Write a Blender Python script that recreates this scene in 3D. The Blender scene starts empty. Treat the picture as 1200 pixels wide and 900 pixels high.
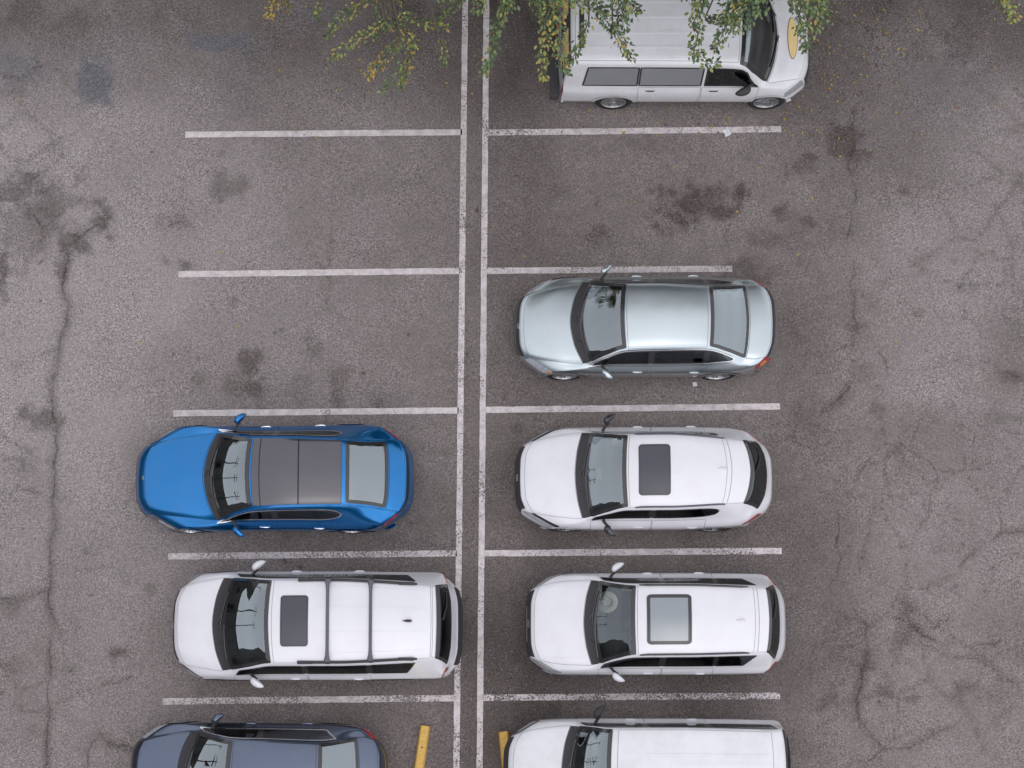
import bpy, bmesh, math, random
import numpy as np
from mathutils import Vector, Matrix
R = math.radians
random.seed(7); rng = np.random.default_rng(7)
scene = bpy.context.scene
COL = scene.collection

# ------------------------------------------------------------------ camera, world, sun, exposure
CAM_H, TILT, FOC, PPX, PPY = 30.0, R(5.5), 1928.0, 590.0, 720.0
cam_d = bpy.data.cameras.new('camera'); cam = bpy.data.objects.new('camera', cam_d); COL.objects.link(cam)
cam.location = (0, 0, CAM_H); cam.rotation_euler = (TILT, 0, 0)
cam_d.sensor_width = 36.0; cam_d.lens = FOC / 1200 * 36
cam_d.shift_x = (600 - PPX) / 1200; cam_d.shift_y = (PPY - 450) / 1200
cam_d.clip_start = 0.5; cam_d.clip_end = 3000
scene.camera = cam

SUN_EL, SUN_AZ = R(70), R(175)          # azimuth from +Y (north) towards +X
world = bpy.data.worlds.new('World'); scene.world = world; world.use_nodes = True
wn = world.node_tree.nodes; wl = world.node_tree.links
bg = wn['Background']; sky = wn.new('ShaderNodeTexSky'); sky.sky_type = 'NISHITA'; sky.sun_disc = False
sky.sun_elevation = SUN_EL; sky.sun_rotation = SUN_AZ; sky.air_density = 1.0; sky.dust_density = 1.0; sky.ozone_density = 1.0
hs = wn.new('ShaderNodeHueSaturation'); hs.inputs['Saturation'].default_value = 0.25
wl.new(sky.outputs[0], hs.inputs['Color']); wl.new(hs.outputs[0], bg.inputs['Color'])
bg.inputs['Strength'].default_value = 0.15
sun_d = bpy.data.lights.new('sun', 'SUN'); sun = bpy.data.objects.new('sun', sun_d); COL.objects.link(sun)
sun_d.energy = 0.9; sun_d.angle = R(170); sun_d.color = (1.0, 0.965, 0.975)
sd = Vector((math.sin(SUN_AZ) * math.cos(SUN_EL), math.cos(SUN_AZ) * math.cos(SUN_EL), math.sin(SUN_EL)))
sun.rotation_euler = sd.to_track_quat('Z', 'Y').to_euler()
vs = scene.view_settings; vs.view_transform = 'Standard'; vs.look = 'None'; vs.gamma = 1.0; vs.use_curve_mapping = False
vs.exposure = 0.39

def at(px, py, h=0.0):
    """ground-plan point at height h seen at a photograph pixel (real distances, metres)"""
    dx = (px - PPX) / FOC; dy = -(py - PPY) / FOC
    c, s = math.cos(TILT), math.sin(TILT)
    d = (dx, dy * c + s, dy * s - c)
    k = (h - CAM_H) / d[2]
    return d[0] * k, d[1] * k

# ------------------------------------------------------------------ materials
MATS = {}
def mat(name, color, rough=0.5, metal=0.0, coat=0.0, spec=0.5, noise=0.0, nscale=40.0, bump=0.0, ior=None, sub=None):
    if name in MATS: return MATS[name]
    m = bpy.data.materials.new(name); m.use_nodes = True; MATS[name] = m
    nt = m.node_tree; b = nt.nodes['Principled BSDF']
    b.inputs['Base Color'].default_value = (*color, 1); b.inputs['Roughness'].default_value = rough
    b.inputs['Metallic'].default_value = metal; b.inputs['Coat Weight'].default_value = coat
    b.inputs['Coat Roughness'].default_value = 0.04; b.inputs['Specular IOR Level'].default_value = spec
    if ior: b.inputs['IOR'].default_value = ior
    if noise or bump:
        tc = nt.nodes.new('ShaderNodeTexCoord'); n = nt.nodes.new('ShaderNodeTexNoise')
        n.inputs['Scale'].default_value = nscale; n.inputs['Detail'].default_value = 5
        nt.links.new(tc.outputs['Object'], n.inputs['Vector'])
        if noise:
            mx = nt.nodes.new('ShaderNodeMix'); mx.data_type = 'RGBA'
            mx.inputs['A'].default_value = (*[c * (1 - noise) for c in color], 1)
            mx.inputs['B'].default_value = (*[min(1, c * (1 + noise)) for c in color], 1)
            nt.links.new(n.outputs['Fac'], mx.inputs['Factor']); nt.links.new(mx.outputs['Result'], b.inputs['Base Color'])
        if bump:
            bp = nt.nodes.new('ShaderNodeBump'); bp.inputs['Strength'].default_value = bump; bp.inputs['Distance'].default_value = 0.01
            nt.links.new(n.outputs['Fac'], bp.inputs['Height']); nt.links.new(bp.outputs['Normal'], b.inputs['Normal'])
    return m

PC = {}
def paint(name, color, metal=0.0, rough=0.35, dust=0.06):
    """car paint: clear coat over base, a little road dust in broad blotches and a fine flake"""
    if name in MATS: return MATS[name]
    PC[name] = color; m = bpy.data.materials.new(name); m.use_nodes = True; MATS[name] = m
    nt = m.node_tree; b = nt.nodes['Principled BSDF']; N = nt.nodes.new; L = nt.links.new
    tc = N('ShaderNodeTexCoord')
    n1 = N('ShaderNodeTexNoise'); n1.inputs['Scale'].default_value = 2.6; n1.inputs['Detail'].default_value = 8; n1.inputs['Roughness'].default_value = 0.65
    L(tc.outputs['Object'], n1.inputs['Vector'])
    rp = N('ShaderNodeMapRange'); rp.inputs['From Min'].default_value = 0.42; rp.inputs['From Max'].default_value = 0.72; rp.inputs['To Max'].default_value = dust * 3
    L(n1.outputs['Fac'], rp.inputs['Value'])
    mx = N('ShaderNodeMix'); mx.data_type = 'RGBA'; mx.inputs['A'].default_value = (*color, 1); mx.inputs['B'].default_value = (0.36, 0.34, 0.33, 1)
    L(rp.outputs['Result'], mx.inputs['Factor']); L(mx.outputs['Result'], b.inputs['Base Color'])
    ro = N('ShaderNodeMapRange'); ro.inputs['To Min'].default_value = rough * 0.8; ro.inputs['To Max'].default_value = rough * 1.3
    L(n1.outputs['Fac'], ro.inputs['Value']); L(ro.outputs['Result'], b.inputs['Roughness'])
    b.inputs['Metallic'].default_value = metal; b.inputs['Coat Weight'].default_value = 0.9; b.inputs['Coat Roughness'].default_value = 0.06
    return m

def glass(name, tint, refl=2.2, rough=0.01):
    """automotive glass: tinted see-through pane with a clear reflection"""
    if name in MATS: return MATS[name]
    m = bpy.data.materials.new(name); m.use_nodes = True; MATS[name] = m
    nt = m.node_tree; nt.nodes.remove(nt.nodes['Principled BSDF']); N = nt.nodes.new; L = nt.links.new
    out = nt.nodes['Material Output']; t = N('ShaderNodeBsdfTransparent'); t.inputs['Color'].default_value = (*tint, 1)
    g = N('ShaderNodeBsdfGlossy'); g.inputs['Roughness'].default_value = rough; g.inputs['Color'].default_value = (0.86, 0.95, 1.0, 1)
    f = N('ShaderNodeFresnel'); f.inputs['IOR'].default_value = refl
    mx = N('ShaderNodeMixShader'); L(f.outputs[0], mx.inputs[0]); L(t.outputs[0], mx.inputs[1]); L(g.outputs[0], mx.inputs[2])
    L(mx.outputs[0], out.inputs['Surface'])
    return m

WHITE = paint('white_pearl_paint', (0.79, 0.775, 0.815), 0.0, 0.3, 0.035)
WHITE2 = paint('white_fleet_paint', (0.77, 0.765, 0.79), 0.0, 0.38, 0.07)
SILVER = paint('silver_green_paint', (0.56, 0.62, 0.645), 0.95, 0.30, 0.03)
BLUE = paint('metallic_blue_paint', (0.002, 0.185, 0.51), 0.88, 0.24, 0.015)
GUN = paint('gunmetal_paint', (0.115, 0.14, 0.205), 0.92, 0.22, 0.02)
BLACK = mat('black_plastic', (0.036, 0.033, 0.036), 0.55, noise=0.25)
GLOSSBLACK = mat('gloss_black_trim', (0.026, 0.024, 0.027), 0.2, coat=0.8)
GAP = mat('shut_line_shadow_rubber', (0.012, 0.012, 0.013), 0.8)
CHROME = mat('bright_trim_metal', (0.75, 0.75, 0.78), 0.18, metal=1.0)
DARKGREY = mat('dark_grey_plastic', (0.05, 0.05, 0.055), 0.5, noise=0.2)
RAILGREY = mat('grey_rail_metal', (0.12, 0.12, 0.14), 0.4, metal=0.4)
RUBBER = mat('tyre_rubber', (0.022, 0.021, 0.021), 0.85, noise=0.3)
RIM = mat('alloy_rim', (0.55, 0.55, 0.57), 0.3, metal=0.9)
RIMDARK = mat('dark_alloy_rim', (0.16, 0.16, 0.17), 0.35, metal=0.8)
LENS = mat('headlight_lens', (0.36, 0.37, 0.40), 0.1, coat=1.0, noise=0.5, nscale=22)
LENSDARK = mat('smoked_headlight', (0.10, 0.10, 0.11), 0.12, coat=1.0, noise=0.6, nscale=25)
AMBER = mat('amber_lens', (0.75, 0.25, 0.06), 0.15, coat=1.0)
RED = mat('red_lamp_lens', (0.32, 0.015, 0.02), 0.14, coat=1.0, noise=0.35, nscale=30)
REDDARK = mat('dark_red_lamp_lens', (0.10, 0.012, 0.014), 0.14, coat=1.0)
SUNGLASS = mat('sunroof_glass', (0.045, 0.045, 0.060), 0.06, spec=0.5, coat=0.5, ior=1.55)
PANO = mat('panoramic_roof_glass', (0.060, 0.052, 0.066), 0.12, spec=0.6, coat=0.8, ior=1.6, noise=.1, nscale=2)
SEATDARK = mat('charcoal_seat_fabric', (0.035, 0.034, 0.036), 0.9, noise=0.3)
SEATGREY = mat('grey_seat_fabric', (0.16, 0.155, 0.15), 0.9, noise=0.3)
DASH = mat('dashboard_vinyl', (0.06, 0.06, 0.065), 0.7, noise=0.3)
WS = glass('windscreen_glass', (0.93, 0.97, 0.97), 3.3)
WS2 = glass('clear_windscreen_glass', (0.97, 1.0, 1.0), 2.1)
RG = glass('rear_screen_glass', (0.55, 0.62, 0.63), 3.9)
SG = glass('tinted_side_glass', (0.16, 0.165, 0.165), 1.85)
PG = glass('privacy_glass', (0.05, 0.05, 0.055), 1.95)
FROST = mat('filmed_window_grey', (0.25, 0.255, 0.275), 0.14, coat=0.8, noise=0.12, nscale=3)
YELLOW = mat('yellow_enamel', (0.66, 0.40, 0.10), 0.6, noise=0.42, nscale=22, bump=.4)
OCHRE = mat('emblem_yellow', (0.80, 0.59, 0.27), 0.45, noise=0.06, nscale=10)

# ------------------------------------------------------------------ mesh helpers
def mk(name, V, F, m=None, parent=None, smooth=True, angle=40, loc=None):
    me = bpy.data.meshes.new(name); me.from_pydata([tuple(map(float, v)) for v in V], [], [tuple(map(int, f)) for f in F]); me.update()
    if m is not None:
        for q in (m if isinstance(m, (list, tuple)) else [m]): me.materials.append(q)
    if smooth:
        me.shade_smooth(); me.set_sharp_from_angle(angle=R(angle))
    o = bpy.data.objects.new(name, me); COL.objects.link(o)
    if parent is not None: o.parent = parent
    if loc is not None: o.location = loc
    return o
def link(name, me, parent, loc=(0, 0, 0), rot=(0, 0, 0), scl=(1, 1, 1)):
    o = bpy.data.objects.new(name, me); COL.objects.link(o); o.parent = parent; o.location = loc; o.rotation_euler = rot; o.scale = scl
    return o
def tag(o, label, cat, group=None):
    o['label'] = label; o['category'] = cat
    if group: o['group'] = group
    return o
class MB:
    def __init__(s): s.V = []; s.F = []
    def add(s, V, F):
        n = len(s.V); s.V += [tuple(v) for v in V]; s.F += [tuple(i + n for i in f) for f in F]
    def rbox(s, c, d, b=0.02, rot=None):
        """box with chamfered edges; c centre, d full size"""
        x, y, z = d[0] / 2, d[1] / 2, d[2] / 2; b = min(b, x * .9, y * .9, z * .9)
        bm = bmesh.new(); bmesh.ops.create_cube(bm, size=1)
        for v in bm.verts: v.co = Vector((v.co.x * d[0], v.co.y * d[1], v.co.z * d[2]))
        bmesh.ops.bevel(bm, geom=list(bm.edges), offset=b, segments=2, affect='EDGES', profile=0.6)
        M = rot.to_4x4() if rot is not None else Matrix.Identity(4)
        bm.verts.index_update()
        s.add([tuple(M @ v.co + Vector(c)) for v in bm.verts], [[v.index for v in f.verts] for f in bm.faces]); bm.free()
    def tube(s, pts, r, n=8, caps=True):
        pts = [Vector(p) for p in pts]; rr = r if isinstance(r, (list, tuple)) else [r] * len(pts)
        V = []; F = []
        up = Vector((0, 0, 1))
        for i, p in enumerate(pts):
            t = (pts[min(i + 1, len(pts) - 1)] - pts[max(i - 1, 0)]).normalized()
            a = t.cross(up)
            if a.length < 1e-3: a = t.cross(Vector((1, 0, 0)))
            a.normalize(); b = a.cross(t)
            for k in range(n):
                th = 2 * math.pi * k / n
                V.append(p + (a * math.cos(th) + b * math.sin(th)) * rr[i])
        for i in range(len(pts) - 1):
            for k in range(n):
                F.append((i * n + k, i * n + (k + 1) % n, (i + 1) * n + (k + 1) % n, (i + 1) * n + k))
        if caps: F.append(tuple(range(n))[::-1]); F.append(tuple((len(pts) - 1) * n + k for k in range(n)))
        s.add(V, F)
    def build(s, name, m, parent=None, **k): return mk(name, s.V, s.F, m, parent, **k)

# ------------------------------------------------------------------ GROUND (height = 0)
def vnoise(x, y, seed, f):
    r_ = np.random.default_rng(seed); n = 256; g = r_.random((n, n))
    X = x * f; Y = y * f; xi = np.floor(X).astype(int); yi = np.floor(Y).astype(int)
    fx = X - xi; fy = Y - yi; fx = fx * fx * (3 - 2 * fx); fy = fy * fy * (3 - 2 * fy)
    a = g[xi % n, yi % n]; b = g[(xi + 1) % n, yi % n]; c = g[xi % n, (yi + 1) % n]; d = g[(xi + 1) % n, (yi + 1) % n]
    return (a * (1 - fx) + b * fx) * (1 - fy) + (c * (1 - fx) + d * fx) * fy
def fbm(x, y, seed, f, o=5, g=0.5):
    t = 0; a = 1; s = 0
    for i in range(o): t = t + a * vnoise(x + 31.7 * i, y - 17.3 * i, seed + i, f * 2 ** i); s += a; a *= g
    return t / s

def asphalt_material():
    m = bpy.data.materials.new('worn_asphalt'); m.use_nodes = True; nt = m.node_tree; N = nt.nodes.new; L = nt.links.new
    b = nt.nodes['Principled BSDF']; b.inputs['Roughness'].default_value = 0.88; b.inputs['Specular IOR Level'].default_value = 0.25
    geo = N('ShaderNodeNewGeometry'); P = geo.outputs['Position']
    def noise(sc, det=4, ro=0.55):
        n = N('ShaderNodeTexNoise'); n.inputs['Scale'].default_value = sc; n.inputs['Detail'].default_value = det; n.inputs['Roughness'].default_value = ro
        L(P, n.inputs['Vector']); return n.outputs['Fac']
    def mr(v, a, c, d, e):
        n = N('ShaderNodeMapRange'); n.inputs['From Min'].default_value = a; n.inputs['From Max'].default_value = c
        n.inputs['To Min'].default_value = d; n.inputs['To Max'].default_value = e; L(v, n.inputs['Value']); return n.outputs['Result']
    def math_(op, a, c):
        n = N('ShaderNodeMath'); n.operation = op
        for i, q in enumerate((a, c)):
            if isinstance(q, (int, float)): n.inputs[i].default_value = q
            else: L(q, n.inputs[i])
        return n.outputs[0]
    def attr(nm):
        n = N('ShaderNodeAttribute'); n.attribute_name = nm; return n.outputs['Fac']
    def mixc(f, a, c, mode='MIX'):
        n = N('ShaderNodeMix'); n.data_type = 'RGBA'; n.blend_type = mode
        if isinstance(f, (int, float)): n.inputs['Factor'].default_value = f
        else: L(f, n.inputs['Factor'])
        for k, q in (('A', a), ('B', c)):
            if isinstance(q, tuple): n.inputs[k].default_value = (*q, 1)
            else: L(q, n.inputs[k])
        return n.outputs['Result']
    big = mr(noise(0.45, 5, 0.6), 0.36, 0.64, 0, 1); mid = mr(noise(3.1, 6, 0.65), 0.3, 0.7, 0, 1)
    c = mixc(big, (0.206, 0.173, 0.163), (0.270, 0.232, 0.222))
    c = mixc(mid, mixc(0.42, c, (0.105, 0.090, 0.082)), c)
    c = mixc(attr('tone'), c, (0.335, 0.296, 0.292))           # paler, more weathered aggregate
    c = mixc(attr('damp'), c, (0.084, 0.069, 0.064))           # dirt in the bays, tree shade painted along the top edge
    c = mixc(attr('blue'), c, (0.135, 0.138, 0.152))           # bluish patches of tar seal
    st = math_('MULTIPLY', attr('stain'), mr(noise(16, 6, 0.75), 0.32, 0.62, 0.55, 1.12))
    c = mixc(st, c, (0.050, 0.037, 0.030))
    c = mixc(math_('MULTIPLY', attr('crack'), 0.72), c, (0.034, 0.029, 0.026))
    grain = noise(30, 3, 0.65); g2 = noise(80, 2, 0.6)
    v0 = N('ShaderNodeTexVoronoi'); v0.inputs['Scale'].default_value = 46; L(P, v0.inputs['Vector'])
    w0 = N('ShaderNodeTexWhiteNoise'); L(v0.outputs['Position'], w0.inputs['Vector'])     # every stone of the mix has its own tone
    gf = math_('MULTIPLY', mr(grain, 0.34, 0.66, 0.74, 1.24), mr(w0.outputs['Value'], 0, 1, 0.76, 1.22))
    gf = math_('MULTIPLY', gf, mr(g2, 0.3, 0.7, 0.8, 1.2))
    pol = mr(noise(0.9, 4, 0.6), 0.35, 0.65, 0.75, 1.5)      # polished where tyres run, open-textured elsewhere
    gf = math_('ADD', 1.0, math_('MULTIPLY', math_('SUBTRACT', gf, 1.0), pol))
    cm = N('ShaderNodeVectorMath'); cm.operation = 'SCALE'; L(c, cm.inputs[0]); L(gf, cm.inputs['Scale'])
    v = N('ShaderNodeTexVoronoi'); v.inputs['Scale'].default_value = 30; L(P, v.inputs['Vector'])
    sp = mr(v.outputs['Distance'], 0.16, 0.26, 1, 0)
    wn_ = N('ShaderNodeTexWhiteNoise'); L(v.outputs['Position'], wn_.inputs['Vector'])
    pick = mr(wn_.outputs['Value'], 0.86, 0.97, 0, 0.8)
    c2 = mixc(math_('MULTIPLY', sp, pick), cm.outputs[0], (0.56, 0.52, 0.52))   # bare pale chips of stone
    v3 = N('ShaderNodeTexVoronoi'); v3.inputs['Scale'].default_value = 17; L(P, v3.inputs['Vector'])
    w3 = N('ShaderNodeTexWhiteNoise'); L(v3.outputs['Position'], w3.inputs['Vector'])
    c2 = mixc(math_('MULTIPLY', mr(v3.outputs['Distance'], 0.1, 0.3, 1, 0), mr(w3.outputs['Value'], 0.9, 0.98, 0, 0.5)), c2, (0.05, 0.045, 0.043))
    L(c2, b.inputs['Base Color'])
    bp = N('ShaderNodeBump'); bp.inputs['Strength'].default_value = 0.55; bp.inputs['Distance'].default_value = 0.012
    L(math_('ADD', grain, math_('MULTIPLY', g2, 0.6)), bp.inputs['Height']); L(bp.outputs['Normal'], b.inputs['Normal'])
    return m
ASPHALT = asphalt_material()

def seg_dist(X, Y, pts):
    d = np.full(X.shape, 9.0); 
    for (x0, y0), (x1, y1) in zip(pts[:-1], pts[1:]):
        vx, vy = x1 - x0, y1 - y0; t = np.clip(((X - x0) * vx + (Y - y0) * vy) / (vx * vx + vy * vy + 1e-9), 0, 1)
        d = np.minimum(d, np.hypot(X - x0 - t * vx, Y - y0 - t * vy))
    return d
# cracks as photographed: pixel polylines, width (m), strength
CRACKS = [
 ([(75,270),(78,300),(74,340),(80,380),(72,410),(60,450),(66,500),(62,560),(64,600),(60,640),(55,690),(62,735),(57,790),(60,830),(54,870),(58,900)], .035, .8),
 ([(75,270),(60,262),(48,268),(36,250)], .05, .7), ([(78,300),(92,285),(105,270),(122,262)], .05, .7), ([(72,410),(52,416),(34,424),(20,430)], .03, .6),
 ([(0,697),(24,702),(48,692),(58,688)], .03, .6), ([(100,900),(105,880),(120,858),(132,872),(150,874),(160,880)], .035, .7),
 ([(85,665),(105,668),(128,664),(150,678)], .02, .4), ([(118,800),(140,798),(160,790)], .02, .5), ([(126,765),(146,760)], .05, .6),
 ([(996,130),(1000,165),(997,200),(1002,230),(996,265),(992,285)], .03, .8), ([(1000,310),(998,345),(996,365),(1001,388),(1000,410)], .03, .6),
 ([(1000,388),(1030,410),(1035,420),(1040,432),(1036,452),(1025,470)], .03, .7), ([(968,482),(985,465),(996,452)], .035, .8),
 ([(1000,405),(985,410),(965,408)], .02, .4), ([(1040,432),(1075,430),(1110,425),(1140,418)], .02, .4),
 ([(1002,560),(1015,540),(1026,525),(1042,518),(1065,525),(1085,538),(1094,548),(1096,565),(1092,580),(1088,600)], .035, .75),
 ([(1094,548),(1120,550),(1145,548),(1165,540)], .022, .5), ([(1070,518),(1076,500),(1080,490)], .03, .6), ([(1140,520),(1148,502)], .03,.7),
 ([(1002,560),(985,565),(975,560)], .02, .5), ([(936,470),(935,500),(930,512),(938,525)], .03,.6), ([(902,516),(930,512)], .02,.5),
 ([(980,600),(984,620),(980,640),(985,655),(978,672),(973,690),(974,715),(984,735)], .03, .75), ([(985,655),(990,642),(994,642)], .03,.6),
 ([(1004,715),(1010,728),(1016,742),(1018,760),(1012,772),(1008,790),(1007,815),(1010,840),(1022,860),(1034,878),(1020,890),(1010,900)], .035, .8),
 ([(1045,725),(1065,732),(1080,742),(1095,752),(1103,751)], .04, .85), ([(1080,742),(1062,715),(1054,705)], .03, .5), ([(1092,735),(1100,725),(1112,722)], .03, .7),
 ([(1088,690),(1092,680),(1110,675),(1130,655),(1150,642),(1170,628),(1180,625),(1198,622)], .035, .8), ([(1172,628),(1176,610),(1174,590)], .025,.6),
 ([(1142,760),(1158,754),(1168,748)], .03, .7), ([(1034,878),(1065,878),(1085,865),(1110,852),(1128,835),(1128,815),(1120,800)], .03, .6), ([(1128,835),(1140,850),(1150,880)], .03, .6),
 ([(945,740),(955,755),(948,770),(952,790)], .03, .4), ([(960,755),(985,750),(1005,740)], .025,.4),
 ([(885,215),(868,232),(852,270),(850,320)], .02, .5), ([(1020,700),(1060,690)], .02,.3), ([(1165,240),(1185,300),(1180,330)], .03,.3),
 ([(545,340),(548,430),(545,480),(543,560)], .02, .25), ([(1150,425),(1175,432),(1192,438)], .05, .6), ([(390,240),(385,290),(382,318)], .02,.3),
 ([(40,20),(60,60),(55,90)], .02, .1), ([(930,600),(950,640),(940,690)], .02,.3), ([(1180,470),(1160,500),(1165,540)], .02,.4), ([(300,655),(330,660),(370,650)],.02,.3),
 ([(380,480),(384,500)],.03,.4), ([(640,470),(700,474),(745,466)],.02,.25), ([(375,310),(384,330),(379,350)],.025,.5),
]
# stains: px, py, rx, ry, strength, kind
STAINS = [
 (122,258,17,20,.85),(40,260,55,60,.45),(70,235,30,30,.45),(90,285,22,14,.6),(72,315,10,25,.6),(20,225,30,25,.5),(45,490,30,16,.75),(3,310,10,16,.8),(2,345,8,10,.6),
 (262,218,26,16,.55),(210,262,22,10,.45),(203,263,5,6,.7),(215,303,10,8,.5),(222,307,6,6,.7),(192,303,7,6,.5),
 (292,420,12,18,.7),(288,448,26,28,.5),(365,408,12,20,.45),(398,452,16,22,.5),(300,458,14,16,.5),(350,460,22,16,.3),
 (820,240,48,22,.95),(990,168,34,36,.85),(945,192,36,14,.6),(915,250,12,10,.8),(870,222,10,9,.85),(895,280,26,14,.5),(1063,226,24,9,.7),(948,258,10,8,.5),(940,272,26,24,.35),
 (697,278,16,14,.75),(880,318,30,16,.6),(790,268,14,10,.4),(1185,285,10,12,.3),(1190,150,14,10,.3),(1005,385,14,8,.5),
 (1060,745,26,22,.45),(1066,715,18,14,.5),(1012,782,18,16,.5),(1035,810,12,10,.6),(1070,816,8,6,.6),(975,820,16,12,.5),(1130,810,18,26,.4),(960,770,60,55,.28),(1140,545,18,10,.4),
 (1030,482,12,12,.55),(1010,440,14,12,.35),(950,505,24,30,.3),(970,640,40,50,.22),(1045,530,16,10,.4),(925,870,40,24,.3),(1175,810,18,40,.35),(1110,640,22,14,.3),
 (1185,440,18,8,.6),(940,398,14,6,.4),(930,388,8,8,.5),(1078,370,8,5,.4),(25,545,26,16,.2),(10,710,14,14,.4),(15,780,16,18,.3),(35,860,14,12,.2),
 (135,762,16,6,.4),(450,60,40,26,.2),(350,60,30,30,.25),(620,200,60,30,.18),(60,20,80,30,.25),(300,140,60,20,.15),(540,400,20,70,.15),(1065,130,30,20,.15),
 (430,300,24,12,.25),(470,215,60,16,.18),(640,225,30,14,.2),(760,170,60,10,.3),(480,640,60,10,.2),(600,640,40,10,.2),(330,640,60,8,.2),
]
BLUES = [(112,95,17,26,1.0),(28,80,22,20,.6),(255,48,34,9,.9),(280,90,20,40,.25),(370,20,26,14,.3),(455,470,24,10,.35),(1110,110,50,40,.2)]
def build_ground():
    g0x, g1x, g0y, g1y, st = -10.6, 10.9, -0.6, 15.4, 0.0235
    xs = np.arange(g0x, g1x, st); ys = np.arange(g0y, g1y, st); X, Y = np.meshgrid(xs, ys); nx, ny = len(xs), len(ys)
    wx = X + (fbm(X, Y, 11, 2.2) - .5) * .22 + (fbm(X, Y, 13, 11) - .5) * .07; wy = Y + (fbm(X, Y, 12, 2.2) - .5) * .22 + (fbm(X, Y, 14, 11) - .5) * .07
    crack = np.zeros_like(X); stain = np.zeros_like(X); blue = np.zeros_like(X)
    patchy = fbm(X, Y, 21, 1.6)
    for pts, w, s in CRACKS:
        W_ = [at(*p) for p in pts]; xx = [p[0] for p in W_]; yy = [p[1] for p in W_]
        i = (xs > min(xx) - .6) & (xs < max(xx) + .6); j = (ys > min(yy) - .6) & (ys < max(yy) + .6)
        if not i.any() or not j.any(): continue
        sl = np.ix_(j, i); d = seg_dist(wx[sl], wy[sl], W_)
        vary = np.clip((fbm(X[sl], Y[sl], 31, 2.5) - .28) * 3.2, .1, 1)
        crack[sl] = np.maximum(crack[sl], s * 1.1 * vary * np.clip(1.15 - d / (w * .66), 0, 1))
        stain[sl] = np.maximum(stain[sl], .55 * s * np.exp(-(d / (w * 3.2)) ** 2) * np.clip((patchy[sl] - .3) * 3, .15, 1))
    # a fainter net of hairline cracks over the right-hand aisle and the left edge (distorted cell borders)
    pts = rng.random((420, 2)) * [g1x - g0x, g1y - g0y] + [g0x, g0y]
    sub = slice(None, None, 3); qx = wx[sub, sub]; qy = wy[sub, sub]
    d1 = np.full(qx.shape, 99.0); d2 = np.full(qx.shape, 99.0)
    for p in pts:
        d = np.hypot(qx - p[0], qy - p[1]); m1 = d < d1; d2 = np.where(m1, d1, np.minimum(d2, d)); d1 = np.where(m1, d, d1)
    e = d2 - d1; e = np.repeat(np.repeat(e, 3, 0), 3, 1)[:ny, :nx]
    mask = np.clip((fbm(X, Y, 41, .55, 3) - .43) * 6, 0, 1) * np.clip(np.maximum((X - 5.0) / 1.2, (-X - 7.2) / 1.2), 0.0, 1)
    crack = np.maximum(crack, .34 * mask * np.clip(1 - e / .045, 0, 1)); stain = np.maximum(stain, .16 * mask * np.exp(-(e / .10) ** 2))
    br = fbm(X, Y, 51, 4.5, 5, .62)
    for px, py, rx, ry, s in STAINS:
        cx, cy = at(px, py); k = 1 / 62.5; rx *= k; ry *= k
        i = (xs > cx - 2.2 * rx) & (xs < cx + 2.2 * rx); j = (ys > cy - 2.2 * ry) & (ys < cy + 2.2 * ry)
        if not i.any() or not j.any(): continue
        sl = np.ix_(j, i); r = np.hypot((wx[sl] - cx) / rx, (wy[sl] - cy) / ry)
        v = np.clip(1.25 - r * .9 + (br[sl] - .5) * 2.0, 0, 1); stain[sl] = 1 - (1 - stain[sl]) * (1 - .8 * s * v * v * (3 - 2 * v))
    for px, py, rx, ry, s in BLUES:
        cx, cy = at(px, py); rx /= 62.5; ry /= 62.5
        r = np.maximum(np.abs((wx - cx) / rx), np.abs((wy - cy) / ry)); blue = np.maximum(blue, s * .85 * np.clip((1.4 - r + (br - .5) * 1.4) * 1.5, 0, 1))
    for _ in range(340):                                        # drips, gum and small spots
        cx, cy, r0 = rng.uniform(g0x, g1x), rng.uniform(g0y, g1y), rng.choice([.02, .03, .045, .07, .12], p=[.3, .3, .2, .14, .06]); sg_ = rng.uniform(.25, .8) * (.5 if r0 > .06 else 1)
        i = (xs > cx - 2 * r0) & (xs < cx + 2 * r0); j = (ys > cy - 2 * r0) & (ys < cy + 2 * r0); sl = np.ix_(j, i)
        r = np.hypot((wx[sl] - cx), (wy[sl] - cy)) / r0; stain[sl] = np.maximum(stain[sl], sg_ * np.clip(1.4 - r, 0, 1))
    brown = np.clip((fbm(X, Y, 91, .5, 5) - .46) * 3.2, 0, 1) * np.clip(.25 + (X + 2) / 9, .12, 1); stain = np.maximum(stain, .40 * brown)
    sx = lambda a, b: np.clip((X - a) / (b - a), 0, 1)
    # paler weathered driving aisles left and right, oilier parking bays between
    tone = .85 * (1 - sx(-7.2, -3.6)) + .30 * sx(5.6, 8.2)
    tone += .30 * np.exp(-((X + 3.4) / 1.9) ** 2 - ((Y - 10.3) / 3.0) ** 2) + .16
    tone *= .42 + .58 * np.clip((Y - 1.5) / 6.5, 0, 1); tone *= np.clip(.45 + 1.1 * fbm(X, Y, 61, .8, 4), .3, 1.3); tone *= 1 - .55 * np.clip((Y - 12.6) / 2, 0, 1)  # last factor keeps the pale tone out of the painted tree shade
    damp = .42 * np.clip(1 - np.abs(X + .1) / 5.6, 0, 1) ** .5 * np.clip((7.6 - Y) / 5.5, 0, 1)  # damp holds dirt in the bays and painted tree shade at the top edge
    damp += .34 * np.exp(-((X - .2) / 1.0) ** 2) + .26 * np.exp(-((X - 5.4) / .8) ** 2) * np.clip(1.2 - abs(Y - 5) / 8, 0, 1)
    damp += .58 * np.clip((Y - 12.2) / 1.9, 0, 1)  # tree shade painted into the ground colour towards the top edge
    damp *= np.clip(.3 + 1.3 * fbm(X, Y, 71, 1.1, 4), .3, 1.25)
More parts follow.
